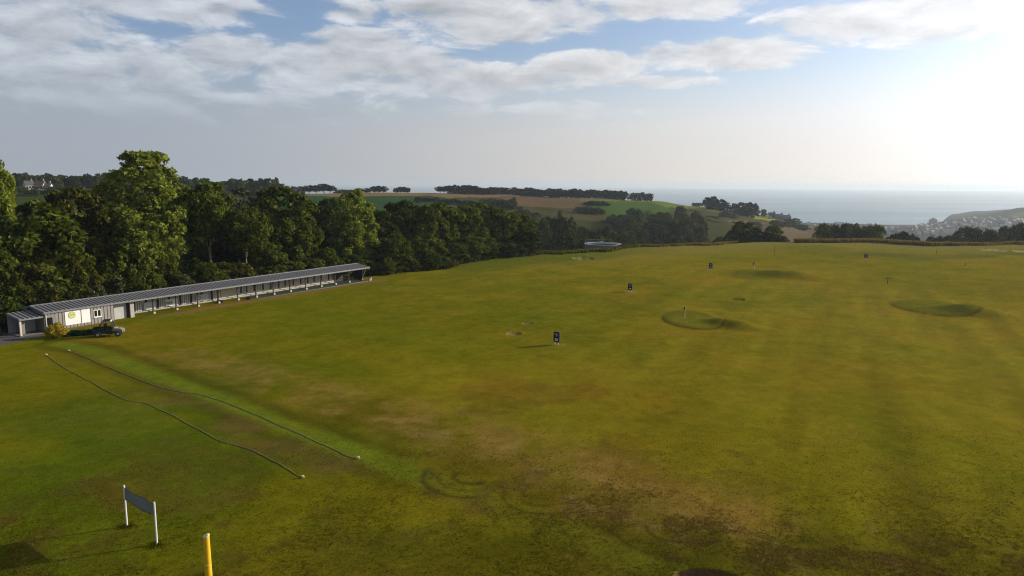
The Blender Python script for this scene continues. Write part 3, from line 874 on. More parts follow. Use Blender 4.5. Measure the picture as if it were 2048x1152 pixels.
def ground_at(px, r, row=440):
    a = azel(px, row)[0]
    x, y = r * math.sin(a), r * math.cos(a)
    return Vector((x, y, hz(x, y)))
def row_of(p):
    q = Ri @ np.array([p.x, p.y, p.z - CAM_H])
    return 576 + FPX * q[1] / q[2]

def tree(kind, px, ytop, wpx, r, leafm, label, cat='tree', group=None, name=None, bark=None):
    b = ground_at(px, r)
    b = ground_at(px, r, (row_of(b) + ytop) / 2)
    top = zat(px, ytop, r)
    w, h = wpx * r / FPX, max(top - b.z, 0.8)
    i = _pick.get(kind, 0); _pick[kind] = i + 1
    pw, ph, cm, tm = PROTO[kind][i % len(PROTO[kind])]
    root = empty(name or {'bush': 'bush', 'pine': 'pine_tree'}.get(kind, 'tree'), (b.x, b.y, b.z - 0.15), random.uniform(0, 6.28))
    k = w / pw
    root.scale = (k, k * random.uniform(0.9, 1.1), h / ph)
    tag(root, label, cat, group)
    c = obj_from(cm, 'crown', root); t = obj_from(tm, 'trunk', root)
    if leafm and leafm != cm.materials[0].name:
        c.material_slots[0].link = 'OBJECT'; c.material_slots[0].material = M[leafm]
    if bark:
        t.material_slots[0].link = 'OBJECT'; t.material_slots[0].material = M[bark]
    return root

def shed_r(px):
    a = azel(px, 560)[0]
    u = Vector((math.sin(a), math.cos(a), 0))
    den = u.dot(SN)
    return max(60.0, (O2.dot(SN) - 3.5) / den) if abs(den) > 0.05 else 110.0
edge_at = lambda px: float(base_height(np.array([azel(px, 440)[0]]), np.array([5.0]))[1][0])

# the belt of trees behind the shelter, one by one
belt_trees = [
    ('tall', -18, 286, 110, 112, 'leaf_light', 'tall yellow-green tree half out of the picture at its left edge'),
    ('broad', 62, 402, 170, 113, 'leaf_mid', 'broad mid-green tree behind the porch end of the shelter'),
    ('broad', -20, 415, 120, 110, 'leaf_mid', 'green tree below the yellow-green one at the left edge'),
    ('broad', 158, 374, 125, 124, 'leaf_olive', 'olive tree with a rusty top just left of the tallest tree'),
    ('tall', 292, 302, 168, 128, 'leaf_light', 'tallest tree of the belt, light green and rising high above the skyline'),
    ('broad', 282, 428, 104, 121, 'leaf_light', 'smaller light green tree at the foot of the tallest tree'),
    ('broad', 216, 442, 100, 133, 'leaf_dark', 'dark tree in the gap left of the tallest tree'),
    ('open', 416, 362, 92, 128, 'leaf_mid', 'green tree with a bare leaning trunk right of the tallest tree'),
    ('twiggy', 478, 374, 96, 142, 'leaf_brown', 'half bare brownish tree with twigs showing through its crown'),
    ('open', 494, 412, 80, 127, 'leaf_mid', 'slender tree with a pale straight trunk below the brownish tree'),
    ('broad', 566, 372, 140, 143, 'leaf_mid', 'big round green tree right of the brownish tree'),
    ('broad', 588, 430, 80, 137, 'leaf_mid', 'lower round tree in front of the big round one'),
    ('broad', 656, 396, 88, 158, 'leaf_dark', 'dark tree between the big round tree and the leaning light one'),
    ('tall', 712, 378, 96, 150, 'leaf_light', 'light yellow-green tree with trailing boughs behind the far shelter end'),
    ('broad', 700, 458, 66, 146, 'leaf_light', 'light green lower boughs tree right at the far shelter end'),
    ('broad', 346, 430, 84, 140, 'leaf_dark', 'dark tree beneath the right side of the tallest tree')]
for kd, px, yt, w, r, lf, lab in belt_trees:
    tree(kd, px, yt, w, r, lf, lab, group='trees of the belt behind the shelter')
right_belt = [
    (772, 420, 82, 14, 'leaf_dark', 'dark tree just right of the light tree at the far shelter end'),
    (806, 400, 100, 18, 'leaf_dark', 'tall dark tree that begins the wood beside the field'),
    (848, 410, 86, 12, 'leaf_mid', 'second tall green tree of the wood beside the field'),
    (886, 403, 92, 17, 'leaf_mid', 'round topped green tree in the wood below the hedge'),
    (926, 410, 86, 12, 'leaf_mid', 'green tree left of the middle of the wood beside the field'),
    (962, 406, 98, 16, 'leaf_mid', 'bright topped tree in the middle of the wood beside the field'),
    (1002, 417, 86, 12, 'leaf_mid', 'green tree right of the bright topped one in the wood'),
    (1034, 424, 82, 16, 'leaf_mid', 'tall tree near the right end of the wood beside the field'),
    (1050, 452, 50, 10, 'leaf_mid', 'last and lowest round tree at the right end of the wood')]
for px, yt, w, dr, lf, lab in right_belt:
    tree('broad', px, yt, w, edge_at(px) + dr, lf, lab, group='trees of the wood beside the field')
for k, px in enumerate(range(782, 1056, 30)):
    tree('broad', px + random.uniform(-6, 6), np.interp(px, [780, 1050], [478, 468]) + random.uniform(-14, 16), random.uniform(58, 80), edge_at(px) + 6,
         random.choice(['leaf_dark', 'leaf_mid', 'leaf_mid']), 'lower green tree in the front row of the wood beside the field', group='front row of the wood beside the field')
for px in range(752, 1075, 13):
    tree('bush', px + random.uniform(-4, 4), np.interp(px, [750, 850, 1000, 1075], [526, 512, 493, 492]) + random.uniform(-9, 9), random.uniform(26, 42), edge_at(px) + random.uniform(1.5, 4),
         random.choice(['leaf_mid', 'leaf_dark', 'leaf_olive', 'leaf_grey']), 'low shrub in the ragged hedge along the foot of the wood', 'shrub', 'shrubs at the foot of the wood')
for px in range(-30, 735, 30):
    yt = np.interp(px, [-30, 100, 200, 300, 400, 500, 600, 680, 735], [540, 515, 530, 515, 510, 508, 500, 500, 505]) + random.uniform(-24, 22)
    if 395 < px < 515: yt = max(yt, 522)
    tree('broad' if random.random() < 0.5 else 'bush', px + random.uniform(-9, 9), yt, random.uniform(54, 88), shed_r(px) + random.uniform(4.5, 8.5),
         random.choice(['leaf_dark', 'leaf_mid', 'leaf_mid', 'leaf_olive']), 'dark bushy tree in the understorey close behind the shelter roof', group='understorey behind the shelter')
for px in range(-40, 735, 44):
    yt = np.interp(px, [-40, 60, 160, 400, 735], [585, 575, 560, 545, 505]) + random.uniform(-10, 10)
    tree('bush', px + random.uniform(-9, 9), yt, random.uniform(44, 64), shed_r(px) + random.uniform(3.0, 4.5),
         random.choice(['leaf_mid', 'leaf_dark', 'leaf_grey']), 'leafy shrub showing just over the shelter roof', 'shrub', 'shrubs behind the shelter roof')
for px in range(-30, 1050, 58):
    r = (shed_r(px) if px < 735 else edge_at(px)) + random.uniform(26, 38)
    tree('broad', px + random.uniform(-14, 14), np.interp(px, [-30, 200, 400, 735, 1050], [430, 430, 425, 450, 455]) + random.uniform(-12, 18), random.uniform(90, 120), r,
         random.choice(['leaf_dark', 'leaf_far']), 'dark tree in the shaded depth of the tree belt', group='dark trees inside the belt')

# skyline trees on the far ridge
for px in np.arange(14, 556, 9.5):
    yt = np.interp(px, [14, 60, 150, 210, 380, 460, 555], [347, 348, 352, 348, 356, 358, 360]) + random.uniform(-4, 6)
    tree('far', px + random.uniform(-4, 4), yt, random.uniform(16, 30), random.uniform(560, 625), random.choice(['leaf_far', 'leaf_far', 'leaf_pine']),
         'dark rounded tree in the skyline row left of the farm field', group='skyline trees on the left ridge')
for px, yt, w in ((22, 374, 60), (70, 371, 14), (104, 373, 16), (45, 372, 14), (70, 386, 46), (128, 372, 70), (170, 380, 60), (215, 376, 60), (96, 394, 60), (150, 396, 70), (36, 398, 40), (390, 374, 40), (430, 372, 40), (520, 372, 40)):
    tree('far', px, yt, w, random.uniform(430, 520), 'leaf_far', 'rounded dark tree on the slope below the left skyline', group='trees on the slope below the left skyline')
tree('far', 552, 354, 14, 600, 'leaf_far', 'upright slim tree that ends the left skyline row')
for px, yt, w in ((571, 371, 18), (588, 372, 20), (603, 372, 20)):
    tree('far', px, yt, w, 650, 'leaf_far', 'small dark tree on the ridge between skyline row and field clump', group='small trees on the ridge')
for px, yt, w in ((618, 370, 22), (632, 370, 24), (648, 367, 26), (660, 370, 20)):
    tree('pine', px, yt, w, 640, 'leaf_pine', 'dark pine in the tight clump standing in the wheat field', group='pines of the wheat field clump')
for px in (674, 683, 692, 700):
    tree('far', px, 378 + random.uniform(-1, 1), 13, 690, 'leaf_far', 'low bush on the ridge right of the wheat field clump', 'bush', 'low bushes on the ridge', name='bush')
for px, yt, w in ((719, 376, 18), (734, 376, 16), (749, 372, 16), (757, 371, 16), (767, 372, 16)):
    tree('pine', px, yt, w, 690, 'leaf_pine', 'pine with bare lower trunk in the small group before the sea', group='small group of pines before the sea')
for px, yt, w in ((793, 375, 13), (800, 373, 13), (808, 373, 13), (815, 375, 12)):
    tree('pine', px, yt, w, 690, 'leaf_pine', 'pine in the lone little group with sea on both sides', group='lone little group of pines')
px = 880.0
while px < 1252:
    gapx = 1084 < px < 1091 or 1020 < px < 1024
    yt = np.interp(px, [880, 890, 950, 960, 1020, 1090, 1150, 1252], [373, 371, 371, 374, 375, 377, 378, 382]) + random.uniform(-2, 2.5)
    if not gapx:
        tree('pine' if px < 906 else random.choice(['pine', 'far', 'far', 'far']), px, yt, random.uniform(15, 23), 655 + random.uniform(-8, 8), 'leaf_pine',
             'dark pine in the long shelter row along the ridge', group='long row of pines along the ridge', name='pine_tree')
    px += random.uniform(6.0, 9.5)
for px in np.arange(905, 1250, 15.0):
    tree('far', px, np.interp(px, [905, 1250], [380, 388]) + random.uniform(-2, 2), random.uniform(18, 26), 668, 'leaf_pine',
         'dark tree behind the long row of ridge pines', group='trees behind the ridge pines')
for px, yt, w in ((1265, 385, 12), (1274, 385, 16), (1284, 384, 16), (1292, 387, 12), (1300, 386, 13)):
    tree('far', px, yt, w, 690, 'leaf_pine', 'pine in the ragged group that ends the ridge row', group='ragged pines at the row end')
# hedge and scrub under the ridge
for px in np.arange(836, 960, 9):
    tree('far', px, np.interp(px, [836, 960], [393, 403]) + random.uniform(-2, 2), random.uniform(14, 24), 500 + random.uniform(-20, 20), 'leaf_pine',
         'dark shrub in the hedge under the pine row', 'shrub', 'hedge under the pine row', name='bush')
for px, yt, w in ((965, 397, 24), (985, 396, 30), (1005, 398, 30), (1020, 398, 22), (1028, 393, 14), (976, 405, 30), (1012, 408, 26)):
    tree('far', px, yt, w, 470, 'leaf_grey', 'grey-green willow-like tree beyond the wood and below the pines', group='grey-green trees below the pines')
for px, yt, w in ((1068, 436, 40), (1088, 434, 34), (1102, 432, 40), (1122, 431, 34), (1138, 433, 34), (1074, 462, 36), (1098, 466, 34), (1120, 462, 40), (1142, 470, 30)):
    tree('mid', px, yt, w, random.uniform(250, 275), 'leaf_far', 'shadowy blue-green tree right behind the wood end', group='shadowy trees behind the wood end')
for px, yt, w in ((1174, 403, 20), (1186, 401, 24), (1202, 402, 24), (1212, 406, 18)):
    tree('far', px, yt, w, 560, 'leaf_pine', 'dark tree in the upper clump on the hillside', group='upper hillside clump')
for px, yt, w in ((1160, 413, 26), (1176, 412, 30), (1192, 414, 26), (1168, 424, 26), (1186, 426, 26), (1203, 418, 14)):
    tree('far', px, yt, w, 480, 'leaf_far', 'grey-green tree in the lower clump on the hillside', group='lower hillside clump')
random.seed(17)
for k in range(22):
    px = 1040 + k * 9.6 + random.uniform(-4, 4)
    tree('far', px, np.interp(px, [1040, 1100, 1180, 1250], [436, 446, 456, 448]) + random.uniform(-5, 14), random.uniform(20, 32), random.uniform(300, 345), random.choice(['leaf_far', 'leaf_grey', 'leaf_dark']),
         'scrubby tree filling the valley between the wood and the valley wood', group='scrub trees on the valley floor')
for px, yt, w in ((1040, 412, 18), (1052, 418, 20), (1070, 424, 22), (1120, 420, 12), (1225, 428, 24), (1212, 440, 22)):
    tree('far', px, yt, w, 420, 'leaf_grey', 'grey-green bush on the open hillside above the valley', 'bush', 'bushes on the open hillside', name='bush')
random.seed(21)
for k in range(40):
    t = k / 39
    px = 1238 + (k * 61.8) % 182
    yt = np.interp(px, [1238, 1280, 1340, 1400, 1420], [424, 409, 408, 416, 428]) + random.random() ** 0.8 * 46
    r = np.interp(yt, [405, 425, 445, 470], [470, 420, 380, 330])
    tree('far', px, yt, random.uniform(24, 38), r, random.choice(['leaf_far', 'leaf_far', 'leaf_dark', 'leaf_grey']),
         'dark rounded tree in the wood filling the valley', group='trees of the valley wood')
tree('far', 1298, 420, 16, 452, 'leaf_light', 'single light green tree in the dark valley wood')
for px, yt, w in ((1160, 477, 30), (1176, 474, 34), (1196, 471, 36), (1214, 476, 28), (1148, 484, 30)):
    tree('mid', px, yt, w, 258, 'leaf_olive', 'olive scrub tree behind the round white tank', group='scrub behind the tank')
for px, yt, w in ((1246, 467, 34), (1262, 480, 30), (1285, 478, 34), (1310, 480, 30), (1350, 470, 50), (1378, 474, 36), (1335, 484, 30), (1400, 478, 36), (1425, 480, 30), (1440, 472, 34)):
    tree('mid', px, yt, w, random.uniform(270, 290), random.choice(['leaf_far', 'leaf_dark']), 'dark scrub tree along the valley side of the field', group='scrub along the far field side')
for px, yt, w in ((1416, 394, 22), (1426, 392, 26), (1440, 398, 24), (1450, 403, 20)):
    tree('far', px, yt, w, 640, 'leaf_pine', 'dark conifer in the tall pair of clumps before the sea', group='conifers of the left sea clump')
for px, yt, w in ((1470, 406, 20), (1483, 404, 24), (1496, 404, 24), (1508, 406, 18)):
    tree('far', px, yt, w, 640, 'leaf_pine', 'dark tree in the clump right of the tall conifers', group='trees of the right sea clump')
tree('far', 1527, 418, 13, 690, 'leaf_pine', 'lone small dark tree on the slope before the sea')
for px in (1387, 1393, 1400):
    tree('far', px, 405, 8, 700, 'leaf_pine', 'tiny bush on the skyline left of the tall conifers', 'bush', 'skyline bushes by the conifers', name='bush')
random.seed(5)
for k in range(26):
    px = random.uniform(1395, 1545); f = random.random()
    base = np.interp(px, [1395, 1450, 1545], [430, 420, 440])
    tree('far', px, base + f * 26, random.uniform(10, 20), np.interp(f, [0, 1], [610, 500]), random.choice(['leaf_grey', 'leaf_far', 'leaf_far']),
         'scrubby bush dotted over the slope below the conifers', 'bush', 'scrub on the slope below the conifers', name='bush')
for px, yt, w, lab in ((1490, 442, 66, 'broad dark tree standing right at the far field edge'), (1470, 458, 44, 'dark tree left in front of the broad one at the field edge'), (1520, 462, 46, 'low dark tree between the two tall ones at the field edge'),
                       (1546, 450, 42, 'pointed dark tree right of the broad one at the field edge'), (1562, 470, 30, 'lowest dark tree at the right end of the field edge clump')):
    tree('mid', px, yt, w, 254, 'leaf_dark', lab)
random.seed(8)
for px in np.arange(1645, 1766, 11):
    tree('mid', px, np.interp(px, [1645, 1765], [447, 448]) + random.uniform(-3, 5), random.uniform(24, 34), 305 + random.uniform(-8, 8), random.choice(['leaf_far', 'leaf_grey', 'leaf_mid']),
         'green tree in the straight row beyond the tall grass', group='row of trees beyond the tall grass')
for px, yt, w in ((1790, 466, 30), (1806, 462, 30), (1820, 467, 24), (1832, 473, 20), (1776, 473, 20)):
    tree('mid', px, yt, w, 300, 'leaf_pine', 'dark bush in the low clump before the town', 'bush', 'low clump before the town', name='bush')
for px, yt, w in ((1860, 472, 20), (1880, 471, 24), (1895, 470, 20), (1912, 468, 24)):
    tree('mid', px, yt, w, 300, 'leaf_dark', 'small dark bush left of the big tree before the town', 'bush', 'small bushes before the town', name='bush')
tree('mid', 1932, 453, 46, 310, 'leaf_dark', 'big dark round tree in front of the town')
for px, yt, w in ((1958, 455, 36), (1978, 458, 34), (1992, 466, 24)):
    tree('mid', px, yt, w, 312, 'leaf_far', 'lighter green tree right of the big dark one', group='lighter trees before the town')
for px, yt, w in ((2004, 452, 26), (2018, 450, 30), (2034, 447, 32), (2050, 443, 36), (2075, 445, 40), (2000, 466, 20), (2024, 468, 30)):
    tree('mid', px, yt, w, 330, 'leaf_far', 'dark tree in the thicket at the right edge', group='thicket at the right edge')

# ------------------------------------------------------------------ long driving range shelter
def on_wall(px, py, n):
    """(s, z) on the vertical plane n metres in front of the post line."""
    d = ray(px, py)
    cam_n = (Vector((0, 0, 0)) - O2).dot(SN)
    t = (n - cam_n) / d.dot(SN)
    p = Vector((0, 0, CAM_H)) + d * t
    return (p - O2).dot(SD), p.z
def wall_rect(x0, x1, yt0, yt1, yb0, yb1, n):
    a, b, c, d = on_wall(x0, yt0, n), on_wall(x1, yt1, n), on_wall(x0, yb0, n), on_wall(x1, yb1, n)
    return (a[0] + c[0]) / 2, (b[0] + d[0]) / 2, (c[1] + d[1]) / 2, (a[1] + b[1]) / 2
def S(mb, s0, s1, n0, n1, z0, z1):
    return mb.slab(min(s0, s1), max(s0, s1), -max(n0, n1), -min(n0, n1), min(z0, z1), max(z0, z1))

shelter = empty('range_shelter', (O2.x, O2.y, 0), SHED_RZ)
tag(shelter, 'long low timber driving range shelter with ribbed grey roof and open bays', 'shelter')
EN, EZ, RN, RZ_, BN, BZ = 1.10, 2.42, -2.0, 2.90, -4.4, 2.5
X0, X1 = -14.3, SHED_L + 1.0
def roof_panels(mb, x0, x1, e, ez, r_, rz, th=0.05):
    mb.prism([(-e, ez), (-r_, rz), (-r_, rz + th), (-e, ez + th)], 'x', x0, x1)
def ribs(mb, x0, x1, e, ez, r_, rz, step=0.5, w=0.24, h=0.05):
    k = int((x1 - x0) / step)
    for i in range(k + 1):
        a = x0 + 0.05 + i * step
        mb.prism([(-e, ez + 0.052), (-r_, rz + 0.052), (-r_, rz + 0.052 + h), (-e, ez + 0.052 + h)], 'x', a, a + w)
mb = MB(); roof_panels(mb, X0, X1, EN, EZ, RN + 0.001, RZ_); roof_panels(mb, X0, X1, BN, BZ, RN - 0.001, RZ_)
roof = mb.build('roof', M['roof'], shelter)
mb = MB(); ribs(mb, X0, X1 - 0.1, EN, EZ, RN, RZ_); mb.build('standing_seams', M['roof_rib'], roof)
mb = MB(); S(mb, X0 - 0.02, X1 + 0.02, RN - 0.12, RN + 0.12, RZ_ + 0.06, RZ_ + 0.15); mb.build('ridge_cap', M['roof_trim'], roof)
mb = MB(); S(mb, X0 - 0.02, X1 + 0.02, EN + 0.003, EN + 0.05, EZ - 0.14, EZ + 0.07); mb.build('fascia', M['roof_trim'], roof)
for xa in (X0 - 0.06, X1 + 0.022):
    mb = MB().prism([(-EN, EZ - 0.12), (-RN, RZ_ - 0.12), (-BN, BZ - 0.1), (-BN, BZ + 0.1), (-RN, RZ_ + 0.14), (-EN, EZ + 0.1)], 'x', xa, xa + 0.04)
    mb.build('verge_board', M['roof_trim'], roof)
# clad store at the near end
CN = 0.9
mb = MB()
S(mb, -14.0, -5.86, CN - 0.12, CN, 0.16, 2.42)
S(mb, -14.0, -13.88, -3.0, CN - 0.121, 0.0, 2.42)
S(mb, -5.98, -5.86, -0.2, CN - 0.121, 0.0, 2.42)
mb.build('clad_wall', M['cladding'], shelter)
mb = MB(); S(mb, -13.98, -5.9, CN - 0.16, CN - 0.04, -0.3, 0.157); mb.build('plinth', M['tile'], shelter)
mb = MB(); S(mb, -5.84, -3.62, -0.25, -0.13, 0.0, 2.30); mb.build('roller_door', M['shutter'], shelter)
mb = MB(); S(mb, -5.84, -3.35, -0.3, -0.1, 2.303, 2.45); mb.build('door_box', M['grey_paint'], shelter)
mb = MB(); S(mb, -3.6, -3.38, -0.3, 0.1, 0.0, 2.30); mb.build('door_post', M['black'], shelter)
mb = MB(); S(mb, -3.37, -2.85, -3.0, 0.34, -0.05, 2.42); mb.build('pillar', M['concrete'], shelter)
# window and doorway of the store
s0, s1, z0, z1 = wall_rect(187, 202, 620.5, 618, 635, 632, CN)
win = MB()
for (a, b, c, d) in ((s0, s1, z1 - 0.07, z1), (s0, s1, z0, z0 + 0.07), (s0, s0 + 0.07, z0 + 0.071, z1 - 0.071), (s1 - 0.07, s1, z0 + 0.071, z1 - 0.071), ((s0 + s1) / 2 - 0.05, (s0 + s1) / 2 + 0.05, z0 + 0.071, z1 - 0.071)):
    S(win, a, b, CN + 0.003, CN + 0.06, c, d)
win = win.build('window', M['white'], shelter)
mb = MB(); S(mb, s0 + 0.072, (s0 + s1) / 2 - 0.052, CN + 0.003, CN + 0.03, z0 + 0.072, z1 - 0.072); S(mb, (s0 + s1) / 2 + 0.052, s1 - 0.072, CN + 0.003, CN + 0.03, z0 + 0.072, z1 - 0.072)
mb.build('pane', M['glass'], win)
mb = MB(); S(mb, s0 - 0.06, s1 + 0.06, CN + 0.003, CN + 0.14, z0 - 0.08, z0 - 0.003); mb.build('sill', M['white'], win)
s0, s1, z0, z1 = wall_rect(93, 105.5, 637, 633, 668, 664, CN)
mb = MB(); S(mb, s0, s1, CN + 0.003, CN + 0.03, 0.37, z1); dw = mb.build('doorway', M['glass'], shelter)
mb = MB(); S(mb, s0 - 0.22, s0 - 0.002, CN + 0.003, CN + 0.06, 0.37, z1 + 0.25); S(mb, s1 + 0.002, s1 + 0.45, CN + 0.003, CN + 0.06, 0.37, z1 + 0.25); S(mb, s0 - 0.001, s1 + 0.001, CN + 0.003, CN + 0.06, z1 + 0.002, z1 + 0.25)
mb.build('door_frame', M['stone'], dw)
mb = MB().tube([(-14.05, -CN - 0.12, 2.32), (-14.05, -CN - 0.12, 0.45), (-13.85, -CN - 0.4, 0.12)], 0.06, 8)
mb.build('downpipe', M['white'], shelter)
# rear wall of the bays
WN = -2.5
mb = MB(); S(mb, -2.84, 12.6, WN - 0.12, WN, 0.0, 2.6); mb.build('rear_wall', M['panel'], shelter)
mb = MB(); S(mb, 12.61, 36.3, WN - 0.2, WN, 0.0, 2.6); bw = mb.build('block_wall', M['block'], shelter)
mb = MB(); S(mb, -2.84, 36.3, WN + 0.003, WN + 0.42, -0.1, 0.20); mb.build('kerb', M['concrete'], shelter)
for k in range(8):
    a = -1.3 + k * 1.73
    mb = MB(); S(mb, a, a + 0.26, WN + 0.003, WN + 0.1, 0.201, 2.45); mb.build('wall_post', M['darkwood'], shelter)
for x0, x1, yt, yb in ((480.5, 493.7, 571, 586), (507, 526.6, 567, 581), (540, 558, 563, 577), (569, 587, 559, 572), (600, 616, 554.5, 567.5), (627, 643, 550.5, 563), (656, 666, 547, 560)):
    a, b, c, d = wall_rect(x0, x1, yt, yt - 1.5, yb, yb - 2.0, WN)
    mb = MB(); S(mb, a + 0.2, b - 0.2, WN + 0.003, WN + 0.05, c, 2.35); cp_ = mb.build('wall_panel', M['panel'], shelter)
    mb = MB(); S(mb, a, a + 0.198, WN + 0.003, WN + 0.12, c - 0.05, 2.4); S(mb, b - 0.198, b, WN + 0.003, WN + 0.12, c - 0.05, 2.4); mb.build('panel_jamb', M['darkwood'], cp_)
# open lattice end
mb = MB()
for z in (0.5, 1.15, 1.9):
    S(mb, 36.35, X1 - 0.2, WN - 0.06, WN, z, z + 0.1)
S(mb, 36.35, 39.0, WN - 0.10, WN - 0.062, 0.0, 2.5)
S(mb, X1 - 0.35, X1 - 0.25, WN, -0.4, 0.0, 2.45)
for z in (0.3, 0.9, 1.5, 2.0):
    S(mb, X1 - 0.24, X1 - 0.2, WN, -0.5, z, z + 0.12)
mb.build('end_screen', M['darkwood'], shelter)
mb = MB(); S(mb, 40.3, 40.75, WN + 0.002, WN + 0.03, 1.35, 1.8); mb.build('notice', M['white'], shelter)
for k in range(13):
    a = k * SHED_L / 12
    mb = MB()
    if k == 12:
        mb.tube([(a, 0, 0.25), (a + 0.25, -0.85, 2.36)], 0.06, 8)
    else:
        S(mb, a - 0.075, a + 0.075, -0.075, 0.075, 0.0, 2.55)
    p = mb.build('post', M['metal'] if k == 12 else M['timber'], shelter)
    mb = MB(); S(mb, a - 0.14, a + 0.14, 0.078, 0.30, -0.1, 0.32); mb.build('footing', M['pale_concrete'], p)
mb = MB(); S(mb, -2.8, X1 - 0.2, -0.3, -0.12, 2.42, 2.56); mb.build('beam', M['darkwood'], shelter)
mb = MB(); S(mb, 10.8, 11.1, -1.1, 0.25, 0.0, 0.36); S(mb, 15.05, 15.3, 0.1, 1.15, 0.0, 0.30)
mb.build('bay_divider', M['green_paint'], shelter)
# green mat on the floor of the bays
mb = MB(); S(mb, -2.8, X1 - 0.3, WN + 0.43, 1.15, -0.1, 0.035)
tag(mb.build('bay_floor', M['turf']), kind='structure')
bpy.data.objects['bay_floor'].location = (O2.x, O2.y, 0); bpy.data.objects['bay_floor'].rotation_euler = (0, 0, SHED_RZ)
mb = MB(); S(mb, -2.8, X1 + 0.2, 1.153, 1.40, -0.1, 0.045)
o = tag(mb.build('concrete_edging', M['edging']), kind='structure'); o.location = (O2.x, O2.y, 0); o.rotation_euler = (0, 0, SHED_RZ)

def in_shed(name, label, cat, group=None):
    o = empty(name, (O2.x, O2.y, 0), SHED_RZ)
    return tag(o, label, cat, group)
def text_mesh(txt, size, mat, name, parent, loc, rot, depth=0.004):
    cu = bpy.data.curves.new('lettering', 'FONT')
    cu.body, cu.size, cu.align_x, cu.align_y, cu.extrude = txt, size, 'CENTER', 'CENTER', depth
    cu.offset = 0.012
    t = bpy.data.objects.new('lettering', cu)
    COL.objects.link(t)
    bpy.context.view_layer.update()
    me = bpy.data.meshes.new_from_object(t.evaluated_get(bpy.context.evaluated_depsgraph_get()))
    bpy.data.objects.remove(t)
    me.materials.clear(); me.materials.append(mat)
    o = bpy.data.objects.new(name, me)
    COL.objects.link(o)
    o.parent, o.location, o.rotation_euler = parent, loc, rot
    return o
FACE = (math.pi / 2, 0, 0)      # lettering facing out of the shelter front (local -y)

s0, s1, z0, z1 = wall_rect(130, 161, 624.5, 619.5, 652, 646, CN)
t = in_shed('sign_board', 'white board with a round yellow emblem on the clad wall of the shelter', 'sign')
mb = MB(); S(mb, s0, s1, CN + 0.003, CN + 0.05, z0, z1); mb.build('panel', M['board'], t)
ec, er = on_wall(143, 630, CN), 0.43
def disc(mb, c, r0, r1, y, n=36, th=0.012):
    vs, fs = [], []
    for k in range(n):
        a = 2 * math.pi * k / n
        for rr in (r0, r1):
            for yy in (y, y - th):
                vs.append((c[0] + rr * math.cos(a), yy, c[1] + rr * math.sin(a)))
    for k in range(n):
        a, b = k * 4, ((k + 1) % n) * 4
        fs += [(a + 1, b + 1, b + 3, a + 3), (a + 2, b + 2, b + 3, a + 3), (a, b, b + 1, a + 1)]
    return mb.add(vs, fs)
em = disc(MB(), ec, 0.001, er * 0.82, -CN - 0.054).build('emblem', M['emblem'], t)
disc(MB(), ec, er * 0.83, er, -CN - 0.054).build('emblem_ring', M['emblem_ring'], em)
mb = MB()
mb.tube([(ec[0] - 0.24, -CN - 0.072, ec[1] - 0.12), (ec[0] - 0.10, -CN - 0.072, ec[1] + 0.10), (ec[0] + 0.0, -CN - 0.072, ec[1] - 0.05), (ec[0] + 0.14, -CN - 0.072, ec[1] + 0.14), (ec[0] + 0.24, -CN - 0.072, ec[1] - 0.02)], 0.022, 6)
mb.build('emblem_mark', M['emblem_ring'], em)
s0, s1, z0, z1 = wall_rect(163, 180, 619.5, 616.5, 647, 643.5, CN)
t = in_shed('sign_board', 'plain white board beside the window of the shelter', 'sign')
mb = MB(); S(mb, s0, s1, CN + 0.003, CN + 0.05, z0, z1); mb.build('panel', M['board'], t)
for q, (x0, x1, ya, yb, yc, yd, lab) in enumerate((
        (287, 311.2, 605.3, 602.8, 620.3, 617, 'blank pale board on the bay wall, nearest the white pillar'),
        (331, 354.2, 599.5, 596.4, 613, 610, 'white board with short dark lettering on the bay wall'),
        (392, 416.3, 590.6, 587.2, 602.9, 599.2, 'pale board with a faint grey emblem on the bay wall'))):
    s0, s1, z0, z1 = wall_rect(x0, x1, ya, yb, yc, yd, WN + 0.1)
    t = in_shed('sign_board', lab, 'sign')
    y0 = WN + 0.104
    mb = MB(); S(mb, s0, s1, y0, y0 + 0.04, z0, z1); pn = mb.build('panel', M['grey_sign'] if q != 1 else M['board'], t)
    if q == 1:
        text_mesh('INNI', 0.50, M['dark_letter'], 'lettering', t, (s0 + (s1 - s0) * 0.30, -(y0 + 0.046), z0 + (z1 - z0) * 0.46), FACE)
        mb = MB(); S(mb, s0 + 0.25, s0 + (s1 - s0) * 0.55, y0 + 0.042, y0 + 0.05, z1 - 0.24, z1 - 0.20); mb.build('rule', M['grey_paint'], t)
    if q == 0:
        mb = MB(); S(mb, s0 + (s1 - s0) * 0.35, s1 - 0.3, y0 + 0.042, y0 + 0.05, z0 + (z1 - z0) * 0.36, z0 + (z1 - z0) * 0.36 + 0.03); mb.build('rule', M['grey_paint'], t)
    if q == 2:
        c = (s0 + (s1 - s0) * 0.25, (z0 + z1) / 2)
        disc(MB(), c, 0.12, 0.34, -(y0 + 0.042)).build('emblem', M['grey_paint'], t)
        mb = MB()
        for j in range(4):
            S(mb, s0 + (s1 - s0) * 0.48, s1 - 0.2 - 0.2 * (j % 2), y0 + 0.042, y0 + 0.05, z1 - 0.3 - 0.2 * j, z1 - 0.27 - 0.2 * j)
        mb.build('rule', M['grey_paint'], t)

